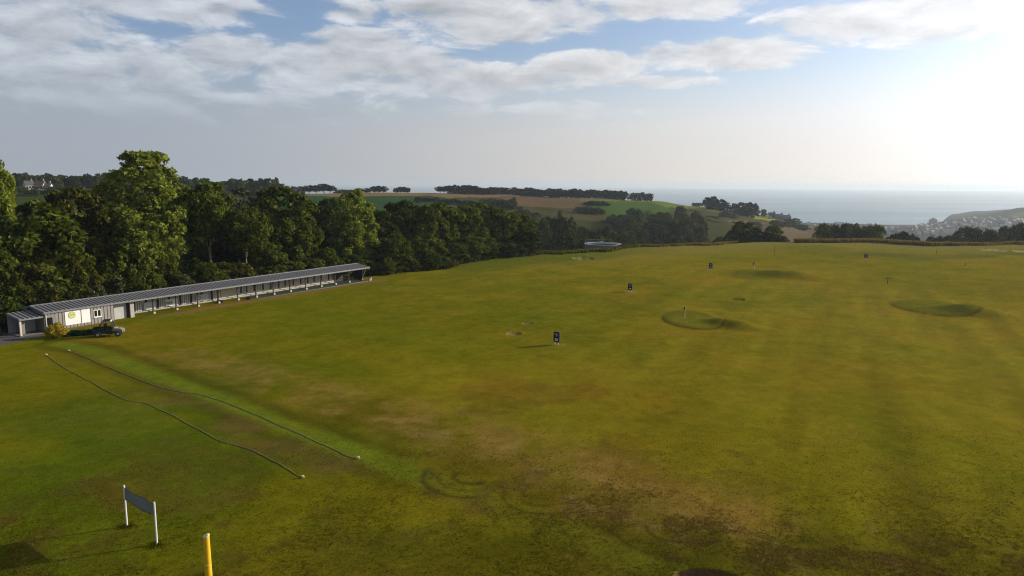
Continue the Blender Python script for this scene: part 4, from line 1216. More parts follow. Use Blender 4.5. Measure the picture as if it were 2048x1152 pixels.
# lean-to porch at the near end
t = in_shed('porch', 'lean-to porch with its own lower ribbed roof at the near shelter end', 'porch')
PX0, PX1 = -16.9, -14.36
mb = MB(); roof_panels(mb, PX0, PX1, 0.95, 1.98, -2.0, 2.42); rf = mb.build('roof', M['roof'], t)
mb = MB(); ribs(mb, PX0, PX1 - 0.1, 0.95, 1.98, -2.0, 2.42); mb.build('standing_seams', M['roof_rib'], rf)
mb = MB(); S(mb, PX0 - 0.02, PX1, 0.953, 1.0, 1.86, 2.04); mb.build('fascia', M['roof_trim'], rf)
mb = MB().prism([(-0.95, 1.88), (2.0, 2.32), (2.0, 2.55), (-0.95, 2.12)], 'x', PX0 - 0.06, PX0 - 0.02); mb.build('verge_board', M['roof_trim'], rf)
mb = MB(); S(mb, PX0 + 0.1, PX0 + 0.3, 0.55, 0.75, 0.0, 1.97); mb.build('post', M['cream'], t)
mb = MB(); S(mb, PX0 + 0.08, PX1 - 0.01, -2.1, -2.0, 0.0, 2.38); mb.build('back_wall', M['grey_paint'], t)
mb = MB(); S(mb, PX0 + 0.75, PX0 + 1.05, -0.9, -0.2, 0.0, 2.0); mb.build('pier', M['stone'], t)
mb = MB(); S(mb, PX0 + 1.06, PX1 - 0.02, -1.0, -0.9, 0.1, 1.96); mb.build('shutter', M['grey_paint'], t)
mb = MB(); S(mb, PX0, PX1, -2.0, 0.9, -0.15, 0.06); mb.build('floor_slab', M['edging'], t)
# dark green hut further left
t = in_shed('green_hut', 'dark green hut in the shade left of the porch', 'hut')
mb = MB(); S(mb, -24.5, -17.5, -6.2, -3.4, 0, 2.5); mb.build('wall', M['green_paint'], t)
mb = MB(); mb.prism([(3.2, 2.5), (6.4, 2.8), (6.4, 2.9), (3.2, 2.6)], 'x', -24.7, -17.3); mb.build('roof', M['black'], t)
mb = MB(); S(mb, -19.0, -18.3, -3.397, -3.35, 1.0, 1.9); w_ = mb.build('window', M['white'], t)
mb = MB(); S(mb, -18.87, -18.43, -3.348, -3.33, 1.12, 1.78); mb.build('pane', M['glass'], w_)
mb = MB(); S(mb, -22.4, -21.4, -3.397, -3.34, 0.1, 2.0); mb.build('door', M['grey_paint'], t)
t = in_shed('storage_bin', 'black storage bin between the green hut and the porch', 'bin')
mb = MB(); S(mb, -19.6, -17.6, -2.9, -1.9, 0, 1.05); mb.build('body', M['black'], t)
mb = MB().prism([(1.85, 1.053), (2.95, 1.053), (2.95, 1.2), (1.85, 1.12)], 'x', -19.65, -17.55); mb.build('lid', M['rubber'], t)

# bench with two pale legs by the far end
b = flat(740, 561)
t = empty('bench', (b.x, b.y, hz(b.x, b.y)), SHED_RZ + 0.5)
tag(t, 'small bench on two pale posts past the far shelter end', 'bench')
MB().box((0, 0, 0.62), (1.5, 0.32, 0.09)).build('seat', M['darkwood'], t)
for sx_ in (-0.42, 0.55):
    MB().box((sx_, -0.05, 0.26), (0.16, 0.2, 0.62)).build('leg', M['white'], t)

# ------------------------------------------------------------------ utility buggy
a, b = flat(201, 673), flat(233, 671)
hd = (b - a); brz = math.atan2(hd.y, hd.x)
cpos = flat(217, 672)
bug = empty('utility_buggy', (cpos.x, cpos.y, hz(cpos.x, cpos.y)), brz)
tag(bug, 'dark green utility buggy with roll cage parked before the shelter', 'buggy')
body = MB()
body.prism([(-1.45, 0.42), (1.0, 0.42), (1.0, 0.62), (0.55, 0.66), (0.5, 0.95), (-0.15, 0.95), (-0.2, 0.72), (-1.45, 0.72)], 'y', -0.66, 0.66)
body.slab(-0.2, 0.55, -0.7, 0.7, 0.34, 0.419)
bd = body.build('body', M['green_paint'], bug)
MB().prism([(0.56, 0.64), (1.02, 0.60), (1.52, 0.56), (1.56, 0.74), (1.30, 0.90), (0.56, 1.02)], 'y', -0.62, 0.62).build('bonnet', M['sunlit_bonnet'], bug)
MB().prism([(-1.55, 0.735), (-0.3, 0.735), (-0.3, 1.06), (-1.55, 1.06)], 'y', -0.70, -0.64).slab(-1.55, -0.3, 0.64, 0.70, 0.735, 1.06).slab(-1.55, -1.49, -0.639, 0.639, 0.735, 1.06).slab(-0.36, -0.30, -0.639, 0.639, 0.735, 1.06).slab(-1.48, -0.37, -0.639, 0.639, 0.725, 0.76).build('cargo_bed', M['green_paint'], bug)
MB().box((0.02, 0, 1.02), (0.5, 1.2, 0.14)).prism([(-0.26, 1.0), (-0.12, 1.0), (-0.2, 1.5), (-0.3, 1.5)], 'y', -0.6, 0.6).build('seat', M['rubber'], bug)
cage = MB()
for yy in (-0.62, 0.62):
    cage.tube([(-0.95, yy, 1.05), (-0.45, yy, 1.86), (0.35, yy, 1.88), (0.62, yy, 1.40), (0.75, yy, 1.0)], 0.035, 8)
    cage.tube([(-0.3, yy, 1.0), (-0.3, yy, 1.87)], 0.03, 8)
for xx, zz in ((-0.45, 1.86), (0.35, 1.88), (-0.3, 1.45), (-0.7, 1.45)):
    cage.tube([(xx, -0.62, zz), (xx, 0.62, zz)], 0.03, 8)
cage.build('roll_cage', M['black'], bug)
MB().slab(-0.42, 0.30, -0.58, 0.58, 1.895, 1.93).build('canopy', M['black'], bug)
MB().prism([(0.32, 1.82), (0.42, 1.74), (0.44, 1.78), (0.34, 1.90)], 'y', -0.6, 0.6).build('visor', M['white'], bug)
MB().prism([(0.42, 1.72), (0.70, 1.05), (0.715, 1.055), (0.435, 1.725)], 'y', -0.57, 0.57).build('windscreen', M['glass'], bug)
MB().tube([(0.45, 0.3, 1.08), (0.30, 0.3, 1.22)], 0.025, 6).tube([(0.3 + 0.06 * math.cos(q), 0.3 + 0.16 * math.sin(q), 1.22 + 0.1 * math.cos(q)) for q in np.linspace(0, 6.28, 13)], 0.018, 6).build('steering_wheel', M['black'], bug)
for xx in (-1.0, 1.08):
    for yy in (-0.64, 0.64):
        w_ = MB().wheel((xx, yy, 0.33), 0.33, 0.26).build('wheel', M['rubber'], bug)
        MB().wheel((xx, yy * 1.03, 0.33), 0.17, 0.25, n=14).build('rim', M['grey_paint'], w_)
for yy in (-0.42, 0.42):
    MB().box((1.535, yy, 0.69), (0.05, 0.18, 0.1)).build('headlight', M['lettering'], bug)
MB().tube([(1.5, -0.6, 0.5), (1.68, -0.5, 0.52), (1.68, 0.5, 0.52), (1.5, 0.6, 0.5)], 0.035, 8).tube([(1.68, -0.35, 0.52), (1.62, -0.35, 0.8)], 0.025, 6).tube([(1.68, 0.35, 0.52), (1.62, 0.35, 0.8)], 0.025, 6).build('bumper', M['metal'], bug)
MB().box((0.85, -0.2, 0.99), (0.30, 0.5, 0.06)).build('panel', M['emblem'], bug)

# planting in front of the store
gb = flat(113, 674); rr_ = math.hypot(gb.x, gb.y)
tree('bush', 113, 643, 31, rr_, 'leaf_gold', 'round golden yellow shrub at the store doorway', 'shrub')
random.seed(3)
for px in (136, 144, 152, 160, 168, 176, 184, 192):
    q = flat(px, 672 - (px - 136) * 0.06)
    tree('bush', px, 661 - (px - 136) * 0.05 + random.uniform(-1.5, 1.5), 15, math.hypot(q.x, q.y), 'leaf_bed', 'low dark green plant in the bed below the clad wall', 'plant', 'bed below the clad wall', name='plant')

# ------------------------------------------------------------------ net on two poles, yellow post
pa, pb = flat(254, 1051), flat(314, 1087)
net = empty('net_screen', (pa.x, pa.y, hz(pa.x, pa.y)), math.atan2(pb.y - pa.y, pb.x - pa.x))
tag(net, 'grey mesh banner stretched between two white poles on the grass', 'net')
L = (pb - pa).length
dzp = hz(pb.x, pb.y) - hz(pa.x, pa.y)
MB().tube([(0, 0, -0.2), (0, 0, 2.3)], 0.048, 12).build('pole', M['white'], net)
MB().tube([(L, 0, dzp - 0.2), (L, 0, dzp + 2.26)], 0.048, 12).build('pole', M['white'], net)
mt, N = new_mat('mesh_cloth')
co = N.new('ShaderNodeTexCoord').outputs['Object']
finish(mt, N, N.mix(N.m('MULTIPLY', N.noise(co, 2.5, 4), 0.5), (0.20, 0.20, 0.21), (0.28, 0.28, 0.29)), 0.9)
vs, fs = [], []
NX, NZ = 24, 8
for i in range(NX + 1):
    for j in range(NZ + 1):
        u, v = i / NX, j / NZ
        sag = 0.035 * 4 * u * (1 - u)
        vs.append((0.04 + u * (L - 0.08), 0.035 * math.sin(u * 9 + v * 2), (dzp * u) + 1.50 + 0.66 * v - sag))
for i in range(NX):
    for j in range(NZ):
        q = i * (NZ + 1) + j
        fs.append((q, q + NZ + 1, q + NZ + 2, q + 1))
cl = MB().add(vs, fs).build('netting', mt, net, smooth=True)
so = cl.modifiers.new('thick', 'SOLIDIFY'); so.thickness = 0.008
hem = MB()
for j in (0, NZ):
    hem.tube([Vector(vs[i * (NZ + 1) + j]) for i in range(NX + 1)], 0.014, 6)
hem.build('hem', M['black'], cl)

yb = flat(417, 1151)
yp = empty('padded_post', (yb.x, yb.y, hz(yb.x, yb.y)), 0)
tag(yp, 'stout yellow padded post with pale top in the near grass', 'post')
prof = [(0.168, -0.1), (0.165, 0.2), (0.160, 0.5), (0.150, 0.55), (0.158, 0.60), (0.150, 1.2), (0.142, 1.9), (0.138, 2.02)]
vs, fs = [], []
for rad, z in prof:
    for k in range(28):
        aa = 2 * math.pi * k / 28
        vs.append((rad * math.cos(aa), rad * math.sin(aa), z + (0.04 * math.cos(aa - 0.6) if z > 1.95 else 0)))
for i in range(len(prof) - 1):
    for k in range(28):
        k2 = (k + 1) % 28
        fs.append((i * 28 + k, i * 28 + k2, (i + 1) * 28 + k2, (i + 1) * 28 + k))
MB().add(vs, fs).build('sleeve', M['yellow'], yp, smooth=True)
vs = []
for rad, z in ((0.142, 2.0), (0.150, 2.04), (0.128, 2.06), (0.06, 2.065), (0.001, 2.06)):
    for k in range(28):
        aa = 2 * math.pi * k / 28
        vs.append((rad * math.cos(aa), rad * math.sin(aa), z + 0.04 * math.cos(aa - 0.6)))
MB().add(vs, [(i * 28 + k, i * 28 + (k + 1) % 28, (i + 1) * 28 + (k + 1) % 28, (i + 1) * 28 + k) for i in range(4) for k in range(28)]).build('cap', M['foam'], yp, smooth=True)
MB().tube([(0.160 * math.cos(q), 0.160 * math.sin(q), 0.60 - 0.07 * math.sin(q * 0.5)) for q in np.linspace(-2.6, 0.4, 16)], 0.012, 6).build('strap', M['foam'], yp)

# ------------------------------------------------------------------ ropes laid on the grass
mr, N = new_mat('braided_rope')
co = N.new('ShaderNodeNewGeometry').outputs['Position']
br = N.m('FRACT', N.m('MULTIPLY', N.v('DOT_PRODUCT', co, (0.75, -0.66, 0)), 3.2))
finish(mr, N, N.mix(N.step(N.m('ADD', br, N.m('MULTIPLY', N.noise(co, 6.0, 2), 0.4)), 0.62, 0.74), (0.26, 0.20, 0.10), (0.42, 0.36, 0.22)), 0.9)
def rope(pts, label):
    P = [flat(*p) for p in pts]
    out_ = []
    for a, b in zip(P[:-1], P[1:]):
        n = max(2, int((b - a).length / 0.4))
        out_ += [a.lerp(b, i / n) for i in range(n)]
    out_.append(P[-1])
    for q_ in range(3):
        out_ = [out_[0]] + [(out_[i - 1] + out_[i] * 2 + out_[i + 1]) / 4 for i in range(1, len(out_) - 1)] + [out_[-1]]
    o = empty('rope', (0, 0, 0))
    tag(o, label, 'rope')
    pp = []
    for i, p in enumerate(out_):
        w = 0.025 * math.sin(i * 0.55) + 0.02 * math.sin(i * 1.7 + 1)
        pp.append((p.x + w * 0.66, p.y + w * 0.75, hz(p.x, p.y) + 0.03))
    o.location = pp[0]
    loc = [tuple(np.array(q) - np.array(pp[0])) for q in pp]
    MB().tube(loc, 0.021, 8).build('cord', mr, o, smooth=True)
    for e, d in ((loc[0], -1), (loc[-1], 1)):
        k = MB()
        for j in range(5):
            aa = j * 1.25
            k.tube([e, (e[0] + 0.08 * math.cos(aa) , e[1] + 0.08 * math.sin(aa), e[2] + 0.05 + 0.03 * j), (e[0] + 0.11 * math.cos(aa + 0.6), e[1] + 0.11 * math.sin(aa + 0.6), e[2])], [0.04, 0.025, 0.015], 6)
        k.build('knot', M['foam'], o)
rope([(93, 711), (130, 737), (180, 763), (235, 794), (262, 804), (290, 806), (340, 828), (395, 857), (440, 881), (478, 891), (512, 902), (560, 927), (590, 946), (606, 953)], 'longer braided rope nearer the net, lying across the grass')
rope([(138, 703), (168, 713), (200, 728), (260, 753), (320, 776), (360, 785), (395, 788), (440, 801), (500, 824), (560, 850), (620, 876), (680, 903), (702, 914), (718, 915)], 'braided rope beside the bright mown strip on the grass')

# ------------------------------------------------------------------ distance boards
def distance_board(px, py, w, h, txt, label):
    b = flat(px, py)
    t = empty('distance_board', (b.x, b.y, hz(b.x, b.y)), math.atan2(b.x, b.y) * -1.0 - 0.50)
    tag(t, label, 'distance sign', 'distance boards on the range')
    z0 = 0.27
    r = 0.12
    poly = []
    for cx, cz, a0 in ((w / 2 - r, h - r, 0), (-w / 2 + r, h - r, 90), (-w / 2 + r, r, 180), (w / 2 - r, r, 270)):
        for k in range(6):
            a = R_(a0 + 18 * k)
            poly.append((cx + r * math.cos(a), z0 + cz + r * math.sin(a)))
    MB().prism(poly, 'y', -0.05, 0.05).build('panel', M['black'], t)
    inner = [(x_ * 1.05, z0 + h / 2 + (z_ - z0 - h / 2) * 1.025) for x_, z_ in poly]
    MB().prism(inner, 'y', 0.053, 0.07).build('backing', M['grey_paint'], t)
    for sx_ in (-w * 0.28, w * 0.28):
        MB().box((sx_, 0.02, 0.10), (0.05, 0.05, 0.38)).build('leg', M['white'], t)
    text_mesh(txt, h * 0.35 if len(txt) < 3 else h * 0.27, M['lettering'], 'number', t, (0, -0.056, z0 + h * 0.24), FACE)
    arc = [(-w * 0.30 + w * 0.62 * k / 14, -0.056, z0 + h * (0.80 - 0.10 * (k / 14) ** 2 + 0.035 * math.sin(k * 1.9) * (1 - k / 16))) for k in range(15)]
    MB().tube(arc, 0.026, 6).build('script_mark', M['lettering'], t)
    MB().prism([(-0.10, z0 + h * 0.66), (-0.045, z0 + h * 0.66), (0, z0 + h * 0.615), (0.045, z0 + h * 0.66), (0.10, z0 + h * 0.66), (0, z0 + h * 0.56)], 'y', -0.066, -0.052).build('chevron', M['lettering'], t)
    return t
distance_board(1113, 689.5, 0.74, 1.22, '50', 'black board reading 50, nearest of the distance boards')
distance_board(1260, 584, 0.78, 1.15, '100', 'black board behind the 50 board, left of the flagged green')
distance_board(1421, 540.5, 0.84, 1.15, '150', 'black board left of the farthest raised green')
distance_board(1731.5, 519, 0.88, 1.15, '200', 'black board furthest right, near the tall grass')

# ------------------------------------------------------------------ flags and markers
def flagstick(px, py, h, flag, label, rad=0.025, matn='white', fl=0.5):
    b = flat(px, py)
    t = empty('flagstick', (b.x, b.y, hz(b.x, b.y)), 0.0)
    tag(t, label, 'flag' if flag else 'marker pole')
    MB().tube([(0, 0, -0.1), (0, 0, h)], [rad, rad * 0.8], 8).build('pole', M[matn], t)
    if flag:
        vs, fs = [], []
        for i in range(7):
            u = i / 6
            for v in (0, 1):
                vs.append((-0.02 - fl * 0.42 * u, 0.05 * math.sin(u * 5), h - 0.04 - (fl * (0.75 if v else 0.0)) - u * fl * 0.30 + (0.1 * u if v else 0)))
        for i in range(6):
            fs.append((i * 2, i * 2 + 1, i * 2 + 3, i * 2 + 2))
        o = MB().add(vs, fs).build('flag', M['flagcloth'], t)
        m_ = o.modifiers.new('thick', 'SOLIDIFY'); m_.thickness = 0.012
flagstick(1369.5, 640, 1.60, True, 'white flagstick with dark flag on the nearest raised green', 0.03)
flagstick(1508, 545, 1.55, True, 'flagstick with dark flag behind the farthest raised green', 0.022, fl=0.75)
flagstick(1549, 512, 2.6, False, 'tall thin pole standing alone in the far grass', 0.035, 'darkwood')
flagstick(1873, 508, 1.25, False, 'short dark stake on the far grass before the rough', 0.06, 'black')
flagstick(1930.5, 533, 0.9, False, 'thin stake right of the furthest distance board', 0.035, 'darkwood')
b = flat(1775, 567)
t = empty('target_stand', (b.x, b.y, hz(b.x, b.y)), 0.0)
tag(t, 'small T-shaped stand behind the right hand raised green', 'marker')
MB().tube([(0, 0, -0.1), (0, 0, 0.95)], 0.06, 8).build('stake', M['darkwood'], t)
MB().box((0.05, 0, 0.98), (1.5, 0.08, 0.06)).build('crossbar', M['darkwood'], t)

# ------------------------------------------------------------------ round tank in the valley
tr = 224.0
c = ground_at(1207, tr)
rim_z = zat(1207, 488.2, tr)
RT = 72 * tr / FPX / 2
tank = empty('round_tank', (c.x, c.y, c.z - 0.4), -azel(1207, 490)[0])
tag(tank, 'open round white treatment tank with rails beyond the field', 'tank')
th_ = rim_z - (c.z - 0.4)
def ring(r0, r1, z0, z1, n=64):
    vs, fs = [], []
    for k in range(n):
        a = 2 * math.pi * k / n
        for rr, z in ((r0, z0), (r1, z0), (r1, z1), (r0, z1)):
            vs.append((rr * math.cos(a), rr * math.sin(a), z))
    for k in range(n):
        p, q = k * 4, ((k + 1) % n) * 4
        for j in range(4):
            j2 = (j + 1) % 4
            fs.append((p + j, q + j, q + j2, p + j2))
    return MB().add(vs, fs)
ring(RT - 0.25, RT, 0, th_).build('wall', M['tank_wall'], tank, smooth=False)
ring(RT - 0.35, RT + 0.12, th_ + 0.003, th_ + 0.16).build('rim', M['metal'], tank)
ring(0.01, RT - 0.26, th_ - 1.4, th_ - 1.3).build('water', M['glass'], tank)
MB().box((0, -0.6, th_ + 0.30), (2 * RT - 0.6, 1.0, 0.16)).build('bridge', M['metal'], tank)
for px, yt, w in ((1196, 495, 20), (1210, 494, 22), (1224, 493, 22), (1238, 490, 20), (1250, 486, 22)):
    tree('bush', px, yt, w, 210, 'leaf_olive', 'low green shrub on the bank in front of the round tank', 'shrub', 'shrubs before the round tank')
rail = MB()
for k in range(8):
    x_ = -RT + 0.3 + k * RT * 0.15
    rail.tube([(x_, -1.05, th_ + 0.38), (x_, -1.05, th_ + 1.5)], 0.05, 6)
rail.tube([(-RT + 0.3, -1.05, th_ + 1.5), (-RT + 0.3 + 7 * RT * 0.15, -1.05, th_ + 1.5)], 0.05, 6)
rail.tube([(-RT + 0.3, -1.05, th_ + 0.95), (-RT + 0.3 + 7 * RT * 0.15, -1.05, th_ + 0.95)], 0.04, 6)
rail.build('railing', M['metal'], tank)
MB().box((-0.4, -0.8, th_ + 0.62), (0.7, 0.7, 0.48)).build('motor', M['white'], tank)

# ------------------------------------------------------------------ tall grass along the far edge
def tufts(name, px0, px1, dr0, dr1, n, h, w, mat, label, seed):
    g = np.random.default_rng(seed)
    a0, a1 = azel(px0, 490)[0], azel(px1, 490)[0]
    a = g.uniform(a0, a1, n)
    re_ = base_height(a, np.full(n, 5.0))[1]
    rr = re_ + dr0 + (dr1 - dr0) * g.random(n) ** 1.2 + (fbm(a * 60, a * 0 + 2, 3) - 0.5) * 6
    x_, y_ = rr * np.sin(a), rr * np.cos(a)
    z_ = height(x_, y_)
    ph = g.uniform(0, math.pi, n); hh = h * g.uniform(0.55, 1.15, n) * (0.75 + 0.5 * fbm(x_ / 9, y_ / 9, 3)); ww = w * g.uniform(0.6, 1.3, n) / 2
    lx, ly = g.normal(0, 0.15, n) * hh, g.normal(0, 0.15, n) * hh
    cx_, sx_ = np.cos(ph) * ww, np.sin(ph) * ww
    v = np.stack([np.stack([x_ - cx_, y_ - sx_, z_ - 0.05], 1), np.stack([x_ + cx_, y_ + sx_, z_ - 0.05], 1),
                  np.stack([x_ + cx_ * 0.5 + lx, y_ + sx_ * 0.5 + ly, z_ + hh * 0.9], 1), np.stack([x_ - cx_ * 0.4 + lx, y_ - sx_ * 0.4 + ly, z_ + hh], 1)], 1).reshape(-1, 3)
    tag(obj_from(np_mesh(name, v, np.arange(4 * n).reshape(-1, 4), M[mat]), name), label, 'grass', kind='stuff')
tufts('tall_grass', 1588, 2130, 0.5, 26, 42000, 1.2, 0.22, 'dry_grass', 'tall straw-coloured grass along the far edge of the field', 1)
tufts('rough_grass', 1270, 1475, 0.5, 20, 16000, 0.75, 0.22, 'dry_grass', 'brown rough grass at the far edge left of the dark trees', 2)
tufts('edge_weeds', 1060, 1300, 0.5, 10, 4500, 0.7, 0.45, 'leaf_olive', 'dark weeds along the field edge below the white tank', 4)

# ------------------------------------------------------------------ houses
def house(pos, w, d, h, rh, rz, wall, roof_m, label, group=None, chimney=True, name='house', window=False):
    t = empty(name, (pos.x, pos.y, pos.z - 0.8), rz)
    tag(t, label, 'house', group)
    h += 0.8
    MB().prism([(-d / 2, 0), (d / 2, 0), (d / 2, h), (0, h + rh), (-d / 2, h)], 'x', -w / 2, w / 2).build('wall', M[wall], t)
    mb = MB()
    for sg in (-1, 1):
        mb.prism([(0, h + rh + 0.02), (sg * (d / 2 + 0.4), h - 0.4 * rh / (d / 2) + 0.02), (sg * (d / 2 + 0.4), h - 0.4 * rh / (d / 2) + 0.3), (0, h + rh + 0.3)], 'x', -w / 2 - 0.3, w / 2 + 0.3)
    r_ = mb.build('roof', M[roof_m], t)
    if chimney:
        MB().box((w / 2 - 0.8, 0.0, h + rh + 0.6), (0.9, 0.9, 1.8)).build('chimney', M['stone'], r_)
    if window:
        for k in range(3):
            MB().box((-w / 2 + w * (k + 0.6) / 3.2, -d / 2 - 0.03, h * 0.58), (1.1, 0.06, 1.3)).build('window', M['glass'], t)
    return t
random.seed(12)
house(at(58, 379), 5, 5, 3.0, 2.2, 0.9, 'cream', 'slate', 'cream farmhouse left of its neighbours among the left skyline trees', window=True)
house(at(82, 380), 5, 5, 3.2, 2.2, 0.1, 'cream', 'tile', 'narrow cream house with a brown roof among the left skyline trees', window=True)
house(at(93, 380), 6, 5, 2.2, 1.8, 0.2, 'white_wall', 'slate', 'low white outbuilding beside the narrow cream house', window=True)
for px, py, w, wl, rf, lab in ((1543, 436, 9, 'white_wall', 'slate', 'white gabled house at the top end of the coastal hamlet'), (1556, 439, 13, 'stone', 'slate', 'long grey house just below the white gabled one'),
                               (1572, 441, 11, 'stone', 'slate', 'grey roofed house in the middle of the coastal hamlet'), (1617, 448, 10, 'cream', 'tile', 'cream house low down on the coastal slope'),
                               (1628, 450, 9, 'white_wall', 'slate', 'white house at the low end of the coastal hamlet'), (1602, 446, 9, 'stone', 'tile', 'stone house with a brown roof on the coastal slope')):
    house(at(px, py), w * 0.62, 5, 2.6, 2.0, random.uniform(-0.5, 0.5), wl, rf, lab, group='coastal hamlet')
for px, py, w in ((1586, 440, 24), (1562, 446, 20), (1578, 447, 22), (1594, 449, 22), (1608, 453, 18), (1548, 443, 16), (1636, 456, 14)):
    p = at(px, py + 8)
    tree('far', px, py - 4, w, math.hypot(p.x, p.y), 'leaf_far', 'dark rounded tree among the coastal hamlet houses', group='trees of the coastal hamlet')
# town below the headland
tb = at(1866, 451)
tw = empty('apartment_tower', (tb.x, tb.y, tb.z - 2), 0.4)
tag(tw, 'large grey block with a pitched roof standing above the town', 'building')
kx = math.hypot(tb.x, tb.y) / FPX
wd, hgt_ = 14 * kx, 9.5 * kx + 2
MB().prism([(wd / 2 * math.cos(R_(a)) , wd / 2 * math.sin(R_(a))) for a in range(0, 360, 45)], 'z', 0, hgt_).build('wall', M['stone'], tw)
MB().add([(wd / 2 * 1.05 * math.cos(R_(a)), wd / 2 * 1.05 * math.sin(R_(a)), hgt_ + 0.05) for a in range(0, 360, 45)] + [(0, 0, hgt_ + 4.2 * kx)], [(i, (i + 1) % 8, 8) for i in range(8)] + [tuple(range(7, -1, -1))]).build('roof', M['slate'], tw)
for k in range(5):
    MB().box((-wd * 0.25 + k * wd * 0.12, -wd * 0.462, hgt_ * 0.62), (1.2, 0.12, 1.8)).build('window', M['glass'], tw)
def hall(px, py, wpx, dpx, hpx, rpx, wl, rf, label, rz=0.1):
    p = at(px, py); kx = math.hypot(p.x, p.y) / FPX
    house(p, wpx * kx, dpx * kx, hpx * kx, rpx * kx, rz, wl, rf, label, chimney=False, name='hall')
hall(1884, 459, 22, 14, 5, 5, 'stone', 'slate', 'long grey hall with a big slate roof under the block')
hall(1896, 470, 26, 14, 4, 6, 'stone', 'slate', 'wide low hall with a sloping slate roof nearest the field')
hall(1776, 459, 16, 8, 2.0, 1.5, 'white_wall', 'grey_sign' if 'grey_sign' in M else 'slate', 'low white roofed shed on the shore flats left of the town')
hall(1738, 453, 9, 5, 3.2, 2.0, 'stone', 'slate', 'grey building behind the tree row on the shore')
hall(1678, 450, 18, 8, 2.5, 3, 'stone', 'slate', 'big barn-like roof at the coast above the tree row', 0.3)
random.seed(31)
placed = []
def try_house(px, py, wl, rf, w, label, group):
    p = at(px, py)
    if math.hypot(p.x, p.y) > 3200 or p.z < SEA_Z + 1: return
    for q in placed:
        if (q - p).length < 11: return
    placed.append(p)
    house(p, w, 8, 5.5, 3.6, random.uniform(-0.9, 0.9), wl, rf, label, group, chimney=random.random() < 0.6)
whites = [(905, 300), (960, 335), (1080, 300), (1230, 330), (1310, 310), (1400, 360), (1470, 378), (1540, 355), (1620, 385), (1690, 345), (1740, 330), (1810, 360), (1860, 310), (1930, 345), (1500, 480), (590, 440), (515, 400), (200, 490), (270, 480), (340, 480), (120, 560), (690, 510)]
for zx, zy in whites:
    try_house(1840 + zx / 9.85, 410 + zy / 9.85, 'white_wall', 'slate', random.uniform(8, 12), 'white walled house of the town below the headland', 'white houses of the town')
for k in range(170):
    px = random.uniform(1838, 2046)
    lo, hi = np.interp(px, [1838, 1880, 1920, 1980, 2046], [455, 452, 443, 440, 441]), np.interp(px, [1838, 1880, 1920, 1980, 2046], [472, 474, 456, 454, 452])
    try_house(px, random.uniform(lo, hi), random.choice(['stone', 'stone', 'cream', 'white_wall']), random.choice(['slate', 'slate', 'tile']), random.uniform(8, 13),
              'grey roofed house in the streets of the town', 'grey roofed houses of the town')
for px, py in ((1782, 462), (1796, 464), (1806, 461), (1818, 463), (1830, 459), (1762, 463), (1840, 456)):
    try_house(px, py, 'stone', 'slate', 12, 'grey building on the shore flats left of the town', 'buildings on the shore flats')
random.seed(44)
for k in range(46):
    px = random.uniform(1772, 2046)
    lo, hi = np.interp(px, [1772, 1880, 1920, 1980, 2046], [458, 462, 444, 438, 436]), np.interp(px, [1772, 1880, 1920, 1980, 2046], [474, 476, 464, 458, 456])
    py = random.uniform(lo, hi)
    p = at(px, py)
    r = math.hypot(p.x, p.y)
    if r > 3000 or p.z < SEA_Z + 1: continue
    tree('far', px, py - random.uniform(3, 6.5), random.uniform(5, 12), r, random.choice(['leaf_far', 'leaf_pine']), 'dark tree between the houses of the town', group='trees among the town houses')

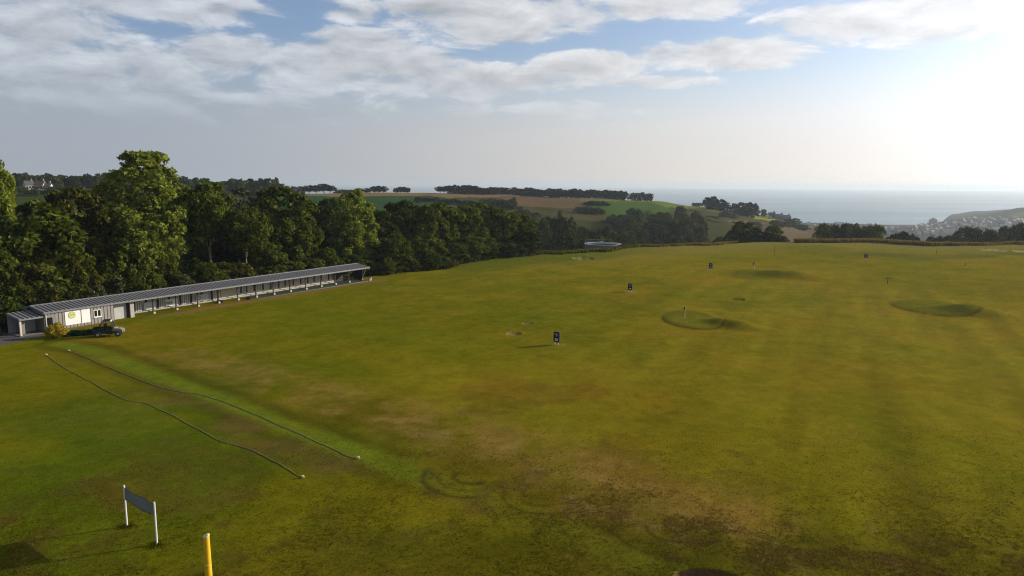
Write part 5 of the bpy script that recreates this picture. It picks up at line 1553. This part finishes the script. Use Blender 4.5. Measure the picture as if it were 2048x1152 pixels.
# ------------------------------------------------------------------ ragged turf in the near field
def turf(name, n, mats, label, seed, where, hmin, hmax, wid):
    g = np.random.default_rng(seed)
    X, Y = [], []
    while len(X) < n:
        k = n * 3
        py = 576 + (1160 - 576) * g.random(k) ** 0.8
        px = g.uniform(-40, 2090, k)
        py = np.maximum(py, 640)
        py = np.where(g.random(k) < sstep(py, 800, 1040), py, 5000)
        d = np.array(CAM_ROT) @ np.stack([(px - 1024) / FPX, (576 - py) / FPX, -np.ones(k)])
        t = -CAM_H / d[2]
        x_, y_ = d[0] * t, d[1] * t
        ok = (g.random(k) < where(x_, y_)) & (y_ > 24)
        X += list(x_[ok]); Y += list(y_[ok])
    x_, y_ = np.array(X[:n]), np.array(Y[:n])
    z_ = height(x_, y_)
    B = 4
    x_, y_, z_ = np.repeat(x_, B), np.repeat(y_, B), np.repeat(z_, B)
    m_ = len(x_)
    x_ = x_ + g.normal(0, 0.05, m_); y_ = y_ + g.normal(0, 0.05, m_)
    ph = g.uniform(0, math.pi, m_); hh = g.uniform(hmin, hmax, m_); ww = wid * g.uniform(0.6, 1.4, m_)
    lx, ly = g.normal(0, 0.05, m_), g.normal(0, 0.05, m_)
    cx_, sx_ = np.cos(ph) * ww, np.sin(ph) * ww
    v = np.stack([np.stack([x_ - cx_, y_ - sx_, z_ - 0.01], 1), np.stack([x_ + cx_, y_ + sx_, z_ - 0.01], 1), np.stack([x_ + lx, y_ + ly, z_ + hh], 1)], 1).reshape(-1, 3)
    tag(obj_from(np_mesh(name, v, np.arange(3 * m_).reshape(-1, 3), M[mats]), name), label, 'grass', kind='stuff')
M['turf_green'] = leaf_mat('turf_green', (0.090, 0.098, 0.006), 0.35, 0.0)
M['turf_straw'] = leaf_mat('turf_straw', (0.230, 0.155, 0.048), 0.3, 0.0, (0.14, 0.10, 0.02))
bel = lambda x_, y_: np.clip(0.04 + sstep(seg_dist(x_, y_, belt), 5.5, 0.5) * sstep(fbm(x_ / 1.9 + 31, y_ / 1.9, 3), 0.45, 0.65), 0, 1)
turf('straw_tufts', 9000, 'turf_straw', 'dry straw tufts scattered over the worn belt of the field', 51, bel, 0.03, 0.08, 0.022)
turf('turf_blades', 26000, 'turf_green', 'short green grass tufts in the near field', 52, lambda x_, y_: 0.25 + 0.75 * sstep(fbm(x_ / 2.5, y_ / 2.5 + 9, 3), 0.42, 0.62), 0.02, 0.055, 0.02)

tufty = [(pa.x, pa.y), (pb.x, pb.y), (yb.x, yb.y)]
g_ = np.random.default_rng(77)
V_ = []
for a_, b_ in tufty:
    for k in range(420):
        rr, th = abs(g_.normal(0, 0.32)) + 0.04, g_.uniform(0, 6.283)
        x_, y_ = a_ + rr * math.cos(th), b_ + rr * math.sin(th) * 0.8
        z_ = hz(x_, y_); ph = g_.uniform(0, 3.14); h_ = g_.uniform(0.05, 0.16); w_ = 0.018
        V_ += [(x_ - w_ * math.cos(ph), y_ - w_ * math.sin(ph), z_ - 0.01), (x_ + w_ * math.cos(ph), y_ + w_ * math.sin(ph), z_ - 0.01), (x_ + g_.normal(0, 0.05), y_ + g_.normal(0, 0.05), z_ + h_)]
tag(obj_from(np_mesh('post_grass', np.array(V_), np.arange(len(V_)).reshape(-1, 3), M['turf_green']), 'post_grass'), 'longer unmown grass round the feet of the poles', 'grass', kind='stuff')
